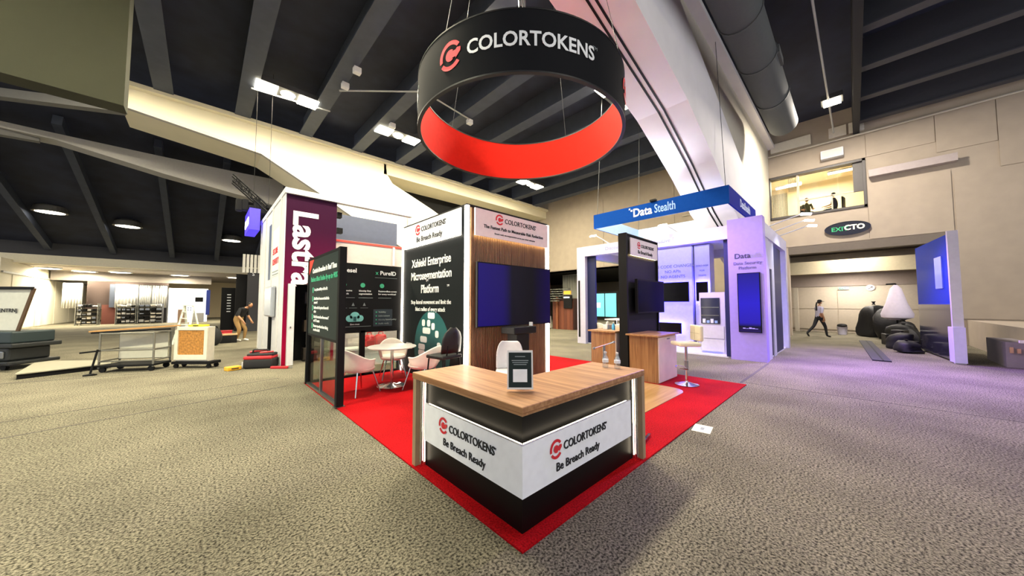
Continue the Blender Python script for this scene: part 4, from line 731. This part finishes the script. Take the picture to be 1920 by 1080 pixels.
# ------------------------------------------------------------------ far bay: draped booths, racks, sign panels
for i, (x0, x1) in enumerate([(-6.45,-5.3),(-5.22,-4.6),(-4.55,-3.7),(-8.9,-8.05)]):
    t = thing('drape_panel', ['white far drape panel, widest of the row','white far drape panel right of the widest one','white far drape panel beside the lit white booth','white far drape panel at the cream wall'][i],'drape',((x0+x1)/2,38,0),group='white drapes of the far bay')
    m = MB(); nn = 24; m.grid([[(x0+(x1-x0)*k/nn-(x0+x1)/2, .05*math.sin(k*1.7), z) for k in range(nn+1)] for z in (1.25,3.05)]); o = m.build('cloth', M('drape_white','#ecebe8',.8), t, smooth=True, recalc=False); md = o.modifiers.new('thick','SOLIDIFY'); md.thickness = .02
    MB().bar((x0-(x0+x1)/2,0,3.08),(x1-(x0+x1)/2,0,3.08),.03).bar((x1-(x0+x1)/2+.04,0,0),(x1-(x0+x1)/2+.04,0,3.1),.03).build('pole', STEEL, t)
t = thing('dark_booth_wall','dark brown far booth wall behind the stacked racks','partition',(-6.6,38.6,0)); B('upper_panel', M('far_brown','#33241f',.7), t, (-7.9,-3.65,38.5,38.6,1.2,3.3)); B('lower_panel', M('far_maroon','#5a2a20',.7), t, (-7.1,-6.4,38.2,38.3,0,1.5)); B('lower_panel', M('far_black','#1d1a1c',.7), t, (-6.4,-3.65,38.3,38.4,0,1.25)); B('upright', GIRD, t, (-6.75,-6.5,38.1,38.2,1.3,3.1))
rn = random.Random(11)
for j, (x, wd, lab) in enumerate([(-7.6,1.0,'far rack of stacked black and white chairs by the cream wall'),(-5.75,1.0,'far rack of stacked chairs under the widest drape'),(-4.5,1.3,'far rack of stacked chairs under the right drapes')]):
    t = thing('stacked_rack', lab, 'rack', (x,37.3,0), group='racks of the far bay')
    m = MB(); 
    for sx in (-wd/2,wd/2):
        for sy in (-.3,.3): MB().bar((sx,sy,0),(sx,sy,1.6),.03).build('rack_post', STEEL, t)
    for k in range(5):
        B('shelf', MATT, t, (-wd/2,wd/2,-.32,.32,.1+.3*k,.14+.3*k), world=False)
        for q in range(4):
            xx = -wd/2+.06+(wd-.1)*q/4; MB().bbox(xx,xx+wd/4-.06,-.28,.25,.15+.3*k,.24+.3*k+rn.uniform(0,.12),.03).build('stacked_item', rn.choice([WHITE,STEEL,BLACK,MC['chair_shell']]), t)
t = thing('lit_white_booth','bright white far booth with small dark screen and blue edge','booth',(-2.2,38.2,0)); bw = B('back_wall', M('lit_white','#f4f6fa',.5,emit=.45,ecol='#eef4ff'), t, (-3.6,-1.2,38.2,38.3,0,2.9)); B('screen', MATT, t, (-2.0,-1.5,38.05,38.2,1.75,2.15)); B('edge_panel', M('far_blue','#23358c',.5), t, (-1.3,-1.05,38.1,38.2,.6,2.8)); B('counter', M('far_tan','#c6a58c',.6), t, (-3.0,-2.5,37.6,38.0,0,1.1)); B('counter', WHITE, t, (-2.2,-1.4,37.4,37.9,0,.8)); text(bw, 'Secure every cloud', (-3.2,38.2,2.4), FY, .2, M('far_ink','#6a9ac8',.5))
for k in range(6): B('wall_icon', M('far_navy','#2f466e',.5), bw, (-2.45+.16*(k%3),-2.37+.16*(k%3),38.19,38.2,1.0+.18*(k//3),1.08+.18*(k//3)))
t = thing('white_ladder','white folding ladder standing behind the chipboard crate','ladder',(-1.9,16.6,0), R(-43.6)); LD = M('ladder_white','#dfe2d4',.5)
for sy in (-.3,.3):
    MB().beam((-.28,sy,0),(-.17,0,1.5),.06,.04).build('rail', LD, t); MB().beam((.28,sy,0),(.17,0,1.5),.06,.04).build('rail', LD, t)
for k in range(5): a = .25+.25*k; s_ = .28-.073*a; MB().beam((-s_,-.3*(1-a/1.5),a),(s_,-.3*(1-a/1.5),a),.08,.03).build('step', LD, t)
MB().bbox(-.2,.2,-.08,.08,1.48,1.54,.01).build('top_step', LD, t)
t = thing('black_sign_panel','tall black sign panel with a column of white icons','sign',(-.33,24.86,0)); MB().bbox(-.38,.38,-.06,.06,0,2.55,.01).build('panel', MATT, t)
for k in range(7): B('icon', TWHITE, t, (-.12,.06,-.066,-.06,2.1-.17*k,2.15-.17*k), world=False)
t = thing('black_far_booth','black far booth with pale louvred header behind the bending man','booth',(.55,23.6,0)); B('wall', MATT, t, (-.15,.9,23.2,23.3,0,3.3)); B('wall', M('far_charcoal','#24242a',.6), t, (.3,.9,22.4,22.5,0,3.6)); 
for k in range(5): B('louvre', M('louvre_pale','#cfcdc6',.6), t, (.05+.17*k,.17+.17*k,22.3,22.4,3.35,4.4))
text(t, 'S', (.5,22.4,3.2), FY, .25, TWHITE)
t = thing('red_cooler','small red box on the floor beside the bending man','box',(-.75,17.2,0)); MB().bbox(-.2,.2,-.15,.15,0,.36,.03).build('body', M('cooler_red','#c2202c',.5), t); MB().bbox(-.21,.21,-.16,.16,.36,.42,.02).build('lid', M('cooler_lid','#a51a24',.5), t)
t = thing('tool_chest','low black tool chest with tan top at the bending man','chest',(-.72,15.95,0)); MB().bbox(-.26,.26,-.18,.18,0,.30,.02).build('body', MATT, t); MB().bbox(-.27,.27,-.19,.19,.30,.36,.015).build('lid', M('chest_tan','#a98a66',.6), t)
t = thing('black_duffel','upright black bag on the carpet right of the white-framed crate','bag',(-1.15,15.1,0)); MB().blob((0,0,.33),.22,.16,.34,14,9).build('body', M('duffel_black','#141416',.8), t, smooth=True); MB().tube([(-.08,0,.6),(-.05,0,.72),(.05,0,.72),(.08,0,.6)],.015).build('handle', MATT, t)
# ------------------------------------------------------------------ brown hut and low hall beyond
hu = thing('wooden_hut','brown timber hut display with grey shingle roof behind the tower','hut',(15.3,11.0,0)); 
for k in range(7): B('plank', M('hut_brown_%d'%(k%2),['#5e2f1c','#6e3a24'][k%2],.6), hu, (14.6,14.66,10.15+.22*k,10.36+.22*k,0,1.75))
B('hut_body', M('hut_dark','#3a2018',.7), hu, (14.66,16.4,10.1,11.75,0,1.9)); B('post', M('hut_post','#7a4526',.6), hu, (14.5,14.62,11.9,12.05,0,2.9),(14.5,14.6,11.2,11.35,0,2.0))
for k in range(6):
    z = 1.75+.15*k; x = 14.3+.16*k
    for q in range(6): MB().beam((x-.1,10.9+.27*q-.05*k+.02,z),(x-.1,11.15+.27*q-.05*k,z),.24,.05).build('shingle', M('shingle_%d'%((k+q)%2),['#6d6f66','#5c5e57'][(k+q)%2],.9), hu, True)
B('screen', MATT, hu, (14.5,14.58,10.15,10.75,1.3,2.1)); B('sign_bar', M('hut_orange','#e0912c',.5,emit=.5), hu, (14.45,14.52,10.2,10.7,2.15,2.35)); B('sign_bar', M('hut_white','#e6ecf4',.5,emit=.5), hu, (14.45,14.5,10.3,10.7,1.92,2.0)); B('dark_post', MATT, hu, (14.7,14.9,12.2,12.4,0,2.2)); B('pale_bag', WHITE2, hu, (14.3,14.5,11.75,11.95,.05,.8))
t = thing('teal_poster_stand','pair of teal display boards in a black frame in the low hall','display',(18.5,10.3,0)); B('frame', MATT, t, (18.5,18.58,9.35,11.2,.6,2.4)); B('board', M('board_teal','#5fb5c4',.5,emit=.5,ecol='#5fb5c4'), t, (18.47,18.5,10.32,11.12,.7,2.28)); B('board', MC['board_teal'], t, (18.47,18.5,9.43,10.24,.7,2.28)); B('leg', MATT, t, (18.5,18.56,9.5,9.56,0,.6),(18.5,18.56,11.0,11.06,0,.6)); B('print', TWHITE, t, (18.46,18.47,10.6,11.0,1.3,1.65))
t = thing('grey_curtain','grey curtain hanging at the mouth of the low hall behind the hut','curtain',(21,14.6,0)); m = MB(); m.grid([[(.06*math.sin(k*1.9),-1.2+2.4*k/30,z) for k in range(31)] for z in (.05,4.0)]); o = m.build('cloth', M('curtain_grey','#77776f',.9), t, smooth=True, recalc=False); md = o.modifiers.new('thick','SOLIDIFY'); md.thickness = .02; MB().bar((0,-1.25,4.03),(0,1.25,4.03),.03).build('rail', STEEL, t)
for i, (x, y) in enumerate([(21.5,13.4),(22,10.8),(23.5,9.2),(21,8.0),(24.5,11.5)]):
    t = thing('low_hall_downlight', ['round downlight in the low black ceiling above the hut','round downlight in the low black ceiling left of the kiosk wall','round downlight in the low black ceiling, farthest right','round downlight in the low black ceiling, nearest the booth','round downlight in the low black ceiling, farthest back'][i],'light',(x,y,4.13),group='downlights of the low hall'); MB().lathe([(0,-.03),(.12,-.02),(.14,.02)],n=16).build('lens', LAMPS, t); MB().lathe([(.14,-.02),(.18,-.02),(.18,.02)],n=16).build('ring', WHITE, t)
    L = bpy.data.lights.new('low_hall_glow','AREA'); L.size = .3; L.energy = 60; L.color = (1,.92,.75); o = bpy.data.objects.new('low_hall_glow', L); COL.objects.link(o); o.parent = t; o.location = (0,0,-.06)
# ------------------------------------------------------------------ right wall fittings and corridor clutter
t = thing('exit_sign','dark oval sign with green and white letters under the window','sign',(XW-.03,-1.41,4.98)); m = MB(); m.prism([(.70*math.cos(q),.29*math.sin(q)) for q in [2*PI*i/40 for i in range(40)]], (0,0,0), (0,-1,0), (0,0,1), (-.1,0,0)); m.build('plate', M('sign_navy','#0c1226',.4), t); m = MB(); m.prism(arc(.70,.73,0,2*PI-.001,40), (0,0,0), (0,-1,.0), (0,0,.42), (-.12,0,0)); m.build('rim', M('sign_rim','#1a1d3a',.4), t)
text(t, 'EXIT', (XW-.13,-.90,4.88), FX, .27, M('sign_green','#2f9a62',.5,emit=.6,ecol='#2f9a62'), bold=.01); text(t, 'CTO', (XW-.13,-1.32,4.90), FX, .30, M('sign_cream','#f2ecd0',.5,emit=.8,ecol='#f2ecd0'), bold=.03)
t = thing('wall_speaker','white box speaker on the end wall above the window','speaker',(XW-.03,-1.05,8.5)); MB().bbox(-.3,0,-.38,.38,-.2,.2,.03).build('body', WHITE, t); B('grille', M('grille_grey','#c9c6c0',.6), t, (-.305,-.3,-.33,.33,-.15,.15), world=False)
t = thing('cable_tray','long pale cable tray fixed to the end wall right of the window','tray',(XW-.03,-3.3,7.25)); TRY = M('tray_grey_pink','#a59a98',.6); MB().box(-.3,0,-1.15,1.15,-.18,.02).build('trough', TRY, t); MB().box(-.3,-.27,-1.15,1.15,.02,.12).build('lip', TRY, t)
for k in range(5): MB().bar((-.15,-1.0,.06+.02*k),(-.15,1.0,.05+.02*k),.02).build('cable', MATT if k % 2 else STEEL, t)
t = thing('green_exit_light','small green lit exit marker on the corridor wall','sign',(23.94,-1.15,2.42)); MB().bbox(-.05,0,-.2,.2,-.08,.08,.01).build('housing', WHITE, t); text(t, 'EXIT', (23.88,-.98,2.37), FX, .13, MC['sign_green'], bold=.02)
t = thing('round_wall_plate','round white plate with arrow on the corridor wall','sign',(23.94,-2.13,2.42)); m = MB(); m.prism([(.16*math.cos(q),.16*math.sin(q)) for q in [2*PI*i/24 for i in range(24)]], (0,0,0), (0,-1,0), (0,0,1), (-.03,0,0)); m.build('plate', WHITE, t); m = MB(); m.prism([(-.09,-.05),(.03,.02),(.0,.06),(.1,.08),(.07,-.03),(.05,0),(-.07,-.08)], (-.031,0,0), (0,-1,0), (0,0,1), (-.006,0,0)); m.build('arrow', M('arrow_grey','#77777c',.6), t)
t = thing('blue_door_leaf','tall glossy blue door panel standing open at the corridor mouth','door',(14.3,-3.6,0)); BD = M('door_blue_gloss','#12309c',.55,spec=.15); a_, b_ = Vector((12.75,-3.36,0)), Vector((15.55,-3.10,0)); d_ = (b_-a_).normalized(); n_ = Vector((d_.y,-d_.x,0))
def leaf(s0, s1, z0, z1, t0, t1): return [a_+d_*s+n_*q+Vector((0,0,z)) for q in (t0,t1) for z in (z0,z1) for s in (s0,s1)]
FB = [(0,1,3,2),(4,6,7,5),(0,4,5,1),(2,3,7,6),(0,2,6,4),(1,5,7,3)]
def lp(name, mat, *a): return MB().add(leaf(*a), FB).build(name, mat, t, True)
lp('blue_panel', BD, .1,3.28,1.55,3.44,-.05,.05); lp('lower_panel', M('door_mirror','#555660',.1,.7), .1,3.28,.05,1.55,-.05,.05); lp('edge_post', M('post_pale','#c6bfc8',.4), 0,.1,.0,3.5,-.09,.09); lp('kick_guard', M('guard_lilac','#c9c0ea',.5), -.04,.35,.03,.95,-.10,.10); lp('push_plate', M('plate_pale_blue','#7f98d8',.3), .7,1.3,2.0,2.9,-.07,-.05)
BAG = M('bin_bag_black','#0a0a0c',.6,noise=14,amt=.4,bump=.6); rn = random.Random(5)
for i, (x, y, sx, sz, lab) in enumerate([(21.6,-2.15,.42,.80,'tall black covered trolley at the left of the corridor pile'),(20.6,-2.55,.40,.72,'bulging black bag next to the covered trolley'),(18.9,-2.85,.45,.45,'low black bag in the middle of the corridor pile'),(17.5,-2.75,.36,.40,'black bag in front of the white draped cone'),(16.1,-2.62,.32,.30,'black bag close to the blue door'),(14.9,-2.62,.26,.20,'nearest black bag of the corridor pile')]):
    t = thing('black_bag', lab, 'bag', (x,y,0), rn.uniform(0,6), group='black bags in the corridor'); m = MB(); m.blob((0,0,0),1,1,1,18,12); vs_ = []
    ph = [rn.uniform(0,6) for _ in range(6)]
    for vx, vy, vz in m.v:
        e_ = 1+.14*math.sin(3*vx+ph[0]+2*vz)+.12*math.sin(4*vy+ph[1])+.10*math.sin(5*vz+ph[2]+2*vx)+.05*math.sin(11*vx+ph[3])*math.sin(9*vz+ph[4])
        b_x = .55 if i == 0 else .8
        sg = lambda c, pw: math.copysign(abs(c)**pw, c)
        vs_.append((sg(vx,b_x)*sx*e_*(1.15-.25*vz), sg(vy,b_x)*sx*.85*e_*(1.1-.2*vz), max(0, sz*.92+sg(vz,.7)*sz*1.0*(e_*.3+.7))))
    m.v = vs_; m.build('sack', BAG, t, smooth=True); MB().lathe([(sx*.18,sz*1.9),(sx*.08,sz*2.0),(sx*.2,sz*2.1)],n=10).build('knot', BAG, t)
for i, (x, y, z, wd, h, a, lab) in enumerate([(17.6,-2.05+-.35,.0,.5,.42,12,'black hard case lying beside the black bags'),(16.9,-2.62,0,.42,.62,-25,'upright black hard case in the middle of the black bags'),(15.5,-2.70,0,.4,.34,30,'small black hard case nearest the blue door')]):
    t = thing('equipment_case', lab, 'case', (x,y,z), R(a), 'black cases in the corridor'); MB().bbox(-wd/2,wd/2,-.16,.16,0,h,.025).build('shell', M('case_black','#0f0f12',.45), t)
    for sx in (-1,1): MB().bbox(sx*wd*.28-.03,sx*wd*.28+.03,-.175,-.155,h*.55,h*.75,.006).build('latch', STEEL, t)
    MB().tube([(-.09,-.16,h*.5),(-.08,-.2,h*.5),(.08,-.2,h*.5),(.09,-.16,h*.5)],.012).build('handle', STEEL, t)
t = thing('white_draped_cone','tall white cloth hung in a cone above the black bags','cloth',(19.3,-2.72,0)); m = MB(); m.lathe([(.05,2.35),(.16,2.2),(.3,1.6),(.46,1.15),(.44,1.0),(.2,.9)],n=20); m.build('cloth', M('cloth_lilac_white','#d9cfe0',.8), t, smooth=True); MB().bar((0,0,0),(0,0,2.4),.03).build('pole', MATT, t); MB().bar((-.2,.25,2.38),(.1,0,2.4),.03).build('hook', MATT, t)
t = thing('white_bucket','white bucket with black cloth over it near the walking person','bucket',(22.2,-1.05,0)); MB().lathe([(0,0),(.16,.005),(.2,.4),(.21,.41)],n=20).build('pail', M('bucket_white','#d3d0e4',.5), t, smooth=True); MB().blob((0,0,.46),.30,.2,.1,10,6).build('rag', MATT, t)
t = thing('floor_ramp','dark cable ramp strip lying across the carpet at the corridor mouth','ramp',(15.2,-2.0,0)); m = MB(); m.prism([(-3.3,-.15),(3.4,.05),(3.4,.4),(-3.3,.2)], (0,0,.001), (1,0,0), (0,1,0), (0,0,.03)); m.build('strip', M('ramp_dark','#2c2b33',.8), t); MB().beam((-3.3,0,.03),(3.4,.2,.03),.03,.01).build('ridge', MATT, t)
# ------------------------------------------------------------------ people
def person(name, label, loc, rz, J, E, mats, head, hair_mat, cap=None, hair=None):
    """J joints {k:(pos, radius)}, E [(a, b, material index)] -> one continuous skinned body"""
    keys = list(J); bm = bmesh.new(); sl = bm.verts.layers.skin.verify(); vv = {}
    for k in keys:
        v = bm.verts.new(J[k][0]); r_ = J[k][1]; v[sl].radius = (r_, r_*.9); v[sl].use_root = (k == 'pelvis'); vv[k] = v
    for a, b, _ in E: bm.edges.new((vv[a], vv[b]))
    me = bpy.data.meshes.new(name); bm.to_mesh(me); bm.free(); o = bpy.data.objects.new(name, me); COL.objects.link(o)
    s = o.modifiers.new('skin','SKIN'); s.use_smooth_shade = True; u = o.modifiers.new('sub','SUBSURF'); u.levels = 2; u.render_levels = 2
    bpy.context.view_layer.update(); dg = bpy.context.evaluated_depsgraph_get(); m2 = bpy.data.meshes.new_from_object(o.evaluated_get(dg)); bpy.data.objects.remove(o)
    m2.materials.clear()
    for m in mats: m2.materials.append(m)
    segs = [(Vector(J[a][0]), Vector(J[b][0]), mi) for a, b, mi in E]
    for p in m2.polygons:
        c = p.center; best = 9
        for a, b, mi in segs:
            ab = b-a; q = max(0, min(1, (c-a).dot(ab)/max(1e-9, ab.length_squared))); d = (c-a-ab*q).length
            if d < best: best = d; p.material_index = mi
        p.use_smooth = True
    t = thing(name, label, 'person', loc, rz); b = bpy.data.objects.new('body', m2); COL.objects.link(b); b.parent = t
    h = Vector(head)
    m = MB(); m.blob(h, .078, .072, .105, 16, 12); m.blob(h+Vector((.085,0,-.015)), .018, .012, .02, 8, 6); m.blob(h+Vector((0,.074,-.01)), .02,.012,.03,8,6); m.blob(h+Vector((0,-.074,-.01)), .02,.012,.03,8,6); hd = m.build('head', mats[0], t, smooth=True)
    m = MB()
    for sy in (-.03,.03): m.blob(h+Vector((.070,sy,.012)), .010, .012, .008, 8, 5)
    m.build('eyes', MATT, hd, smooth=True); MB().blob(h+Vector((.072,0,-.055)), .008, .025, .007, 8, 5).build('mouth', M('lip','#8a4a40',.6), hd)
    m = MB(); m.blob(h+Vector((-.018,0,.03)), .082, .08, .095, 16, 10); 
    if hair: m.tube(hair, .03)
    m.build('hair', hair_mat, t, smooth=True)
    if cap:
        m = MB(); m.blob(h+Vector((-.005,0,.055)), .09,.085,.075, 16, 8); m.prism([(.06,-.07),(.17,-.05),(.18,0),(.17,.05),(.06,.07)], h+Vector((0,0,.05)), (1,0,-.1), (0,1,0), (0,0,.012)); m.build('cap', cap, t, smooth=True)
    return t
def hand(J, E, k, wrist, d, side, mi=0):
    """palm + five fingers"""
    w_ = Vector(wrist); d = Vector(d).normalized(); s_ = Vector(side).normalized(); J[k+'palm'] = (w_+d*.07, .026); E.append((k+'wrist', k+'palm', mi))
    for i, (off, ln) in enumerate([(-.03,.055),(-.010,.07),(.010,.075),(.03,.062)]):
        J[k+'f%da'%i] = (w_+d*.10+s_*off, .009); J[k+'f%db'%i] = (w_+d*(.10+ln)+s_*off*1.1+s_.cross(d)*.015, .008); E.append((k+'palm', k+'f%da'%i, mi)); E.append((k+'f%da'%i, k+'f%db'%i, mi))
    J[k+'ta'] = (w_+d*.05-s_*.04, .010); J[k+'tb'] = (w_+d*.085-s_*.06, .009); E.append((k+'palm', k+'ta', mi)); E.append((k+'ta', k+'tb', mi))
SK = M('skin','#a87858',.6); SH = M('shirt_lilac_grey','#a7a3b8',.8); TR = M('trousers_black','#14151a',.8); SHO = M('shoes_black','#101012',.6); TEE = M('tee_black','#15161a',.8); KH = M('trousers_khaki','#86683c',.8); SHW = M('shoes_white','#d6d4cc',.6); HAIR = M('hair_black','#17130f',.7)
J = {'pelvis':((0,0,.95),.135),'waist':((.01,0,1.1),.125),'chest':((.03,0,1.3),.14),'neck':((.04,0,1.46),.06),'nk2':((.055,0,1.54),.05),
 'rs':((.03,-.17,1.40),.065),'re':((-.06,-.22,1.14),.045),'rwrist':((.02,-.23,.92),.03),'ls':((.03,.17,1.40),.065),'le':((.12,.22,1.16),.045),'lwrist':((.30,.21,.98),.03),
 'rh':((0,-.09,.9),.095),'rk':((.20,-.09,.52),.07),'ra':((.26,-.09,.09),.045),'rt':((.44,-.09,.04),.035),'lh':((0,.09,.9),.095),'lk':((-.16,.09,.53),.07),'la':((-.50,.09,.20),.045),'lt':((-.40,.09,.04),.035)}
E_ = [('pelvis','waist',1),('waist','chest',1),('chest','neck',1),('neck','nk2',0),('chest','rs',1),('rs','re',1),('re','rwrist',0),('chest','ls',1),('ls','le',1),('le','lwrist',0),('pelvis','rh',2),('rh','rk',2),('rk','ra',2),('ra','rt',3),('pelvis','lh',2),('lh','lk',2),('lk','la',2),('la','lt',3)]
hand(J, E_, 'r', J['rwrist'][0], (.2,0,-1), (1,0,.2)); hand(J, E_, 'l', J['lwrist'][0], (.7,0,-.7), (.7,0,.7))
person('person','walking person in grey shirt, black trousers and dark cap in the corridor',(19.4,-.35,0),R(-43.6),J,E_,[SK,SH,TR,SHO],(.075,0,1.64),HAIR,MATT,[(-.06,0,1.64),(-.10,0,1.5),(-.09,0,1.25)])
J = {'pelvis':((-.10,0,.92),.14),'waist':((-.05,0,1.06),.14),'chest':((.12,0,1.27),.155),'neck':((.27,0,1.40),.065),'nk2':((.33,0,1.45),.055),
 'rs':((.15,-.19,1.36),.07),'re':((.12,-.24,1.06),.05),'rwrist':((.30,-.20,.86),.033),'ls':((.15,.19,1.36),.07),'le':((.14,.24,1.06),.05),'lwrist':((.32,.18,.88),.033),
 'rh':((-.08,-.10,.86),.105),'rk':((.10,-.12,.50),.08),'ra':((-.02,-.12,.08),.05),'rt':((.18,-.12,.04),.04),'lh':((-.08,.10,.86),.105),'lk':((.16,.12,.50),.08),'la':((.10,.12,.08),.05),'lt':((.30,.12,.04),.04)}
E_ = [(a,b,m_) for a,b,m_ in [('pelvis','waist',2),('waist','chest',1),('chest','neck',1),('neck','nk2',0),('chest','rs',1),('rs','re',1),('re','rwrist',0),('chest','ls',1),('ls','le',1),('le','lwrist',0),('pelvis','rh',2),('rh','rk',2),('rk','ra',2),('ra','rt',3),('pelvis','lh',2),('lh','lk',2),('lk','la',2),('la','lt',3)]]
hand(J, E_, 'r', J['rwrist'][0], (.5,0,-.8), (.8,0,.5)); hand(J, E_, 'l', J['lwrist'][0], (.5,0,-.8), (.8,0,.5))
person('person','man in black t-shirt and khaki trousers bending forward by the white booth',(-.36,16.3,0),R(-43.6),J,E_,[SK,TEE,KH,SHW],(.42,0,1.52),HAIR)
def sitter(label, x, y, rz, shirt, hairm):
    J = {'pelvis':((0,0,.48),.13),'waist':((0,0,.64),.12),'chest':((.03,0,.86),.135),'neck':((.04,0,1.02),.055),'nk2':((.05,0,1.08),.05),'rs':((.03,-.17,.95),.06),'re':((.08,-.22,.70),.045),'rwrist':((.28,-.18,.66),.03),'ls':((.03,.17,.95),.06),'le':((.08,.22,.70),.045),'lwrist':((.28,.18,.66),.03),
     'rh':((.05,-.1,.48),.09),'rk':((.42,-.1,.47),.07),'ra':((.42,-.1,.09),.045),'rt':((.56,-.1,.04),.035),'lh':((.05,.1,.48),.09),'lk':((.42,.1,.47),.07),'la':((.42,.1,.09),.045),'lt':((.56,.1,.04),.035)}
    E_ = [('pelvis','waist',1),('waist','chest',1),('chest','neck',1),('neck','nk2',0),('chest','rs',1),('rs','re',1),('re','rwrist',0),('chest','ls',1),('ls','le',1),('le','lwrist',0),('pelvis','rh',2),('rh','rk',2),('rk','ra',2),('ra','rt',3),('pelvis','lh',2),('lh','lk',2),('lk','la',2),('la','lt',3)]
    hand(J, E_, 'r', J['rwrist'][0], (1,0,0), (0,1,0)); hand(J, E_, 'l', J['lwrist'][0], (1,0,0), (0,1,0))
    person('person', label, (x,y,5.70), rz, J, E_, [SK,shirt,TR,SHO], (.065,0,1.20), hairm)
    t = thing('office_chair', label.replace('person','black office chair under the person').replace('wearing','in') if 0 else 'black office chair of the '+label, 'chair', (x,y,5.70), rz); MB().bbox(-.24,.24,-.24,.24,.28,.34,.03).build('seat', BLACK, t); MB().bbox(-.32,-.26,-.24,.24,.40,1.0,.03).build('backrest', BLACK, t); MB().bar((0,0,.05),(0,0,.28),.03).beam((-.26,0,.05),(.26,0,.05),.05,.04).beam((0,-.26,.05),(0,.26,.05),.05,.04).beam((-.28,0,.3),(-.29,0,.5),.05,.03).build('base', MATT, t)
sitter('seated person in olive top, left behind the viewing window',XW+1.3,.0,R(200),M('top_olive','#4a4426',.8),HAIR); sitter('seated person in dark violet top, right behind the viewing window',XW+1.1,-1.05,R(80),M('top_violet','#2c2438',.8),HAIR)

t = thing('added_corridor_light','batten light added to brighten the service corridor','light',(22.6,-1.5,3.25)); B('housing', WHITE, t, (-.1,.1,-.7,.7,0,.05), world=False); B('diffuser', LAMPS, t, (-.08,.08,-.65,.65,-.04,0), world=False)  # lamp added to lift the dark corridor
L = bpy.data.lights.new('corridor_fill','AREA'); L.shape = 'RECTANGLE'; L.size = .2; L.size_y = 1.4; L.energy = 75; L.color = (1,.9,.8); o = bpy.data.objects.new('corridor_fill', L); COL.objects.link(o); o.parent = t; o.location = (0,0,-.08)
L = bpy.data.lights.new('corridor_fill','AREA'); L.size = 1; L.energy = 75; L.color = (1,.9,.8); o = bpy.data.objects.new('corridor_fill', L); COL.objects.link(o); o.parent = t; o.location = (-2.2,0,1.0)  # another added fill light for the corridor, without a fixture
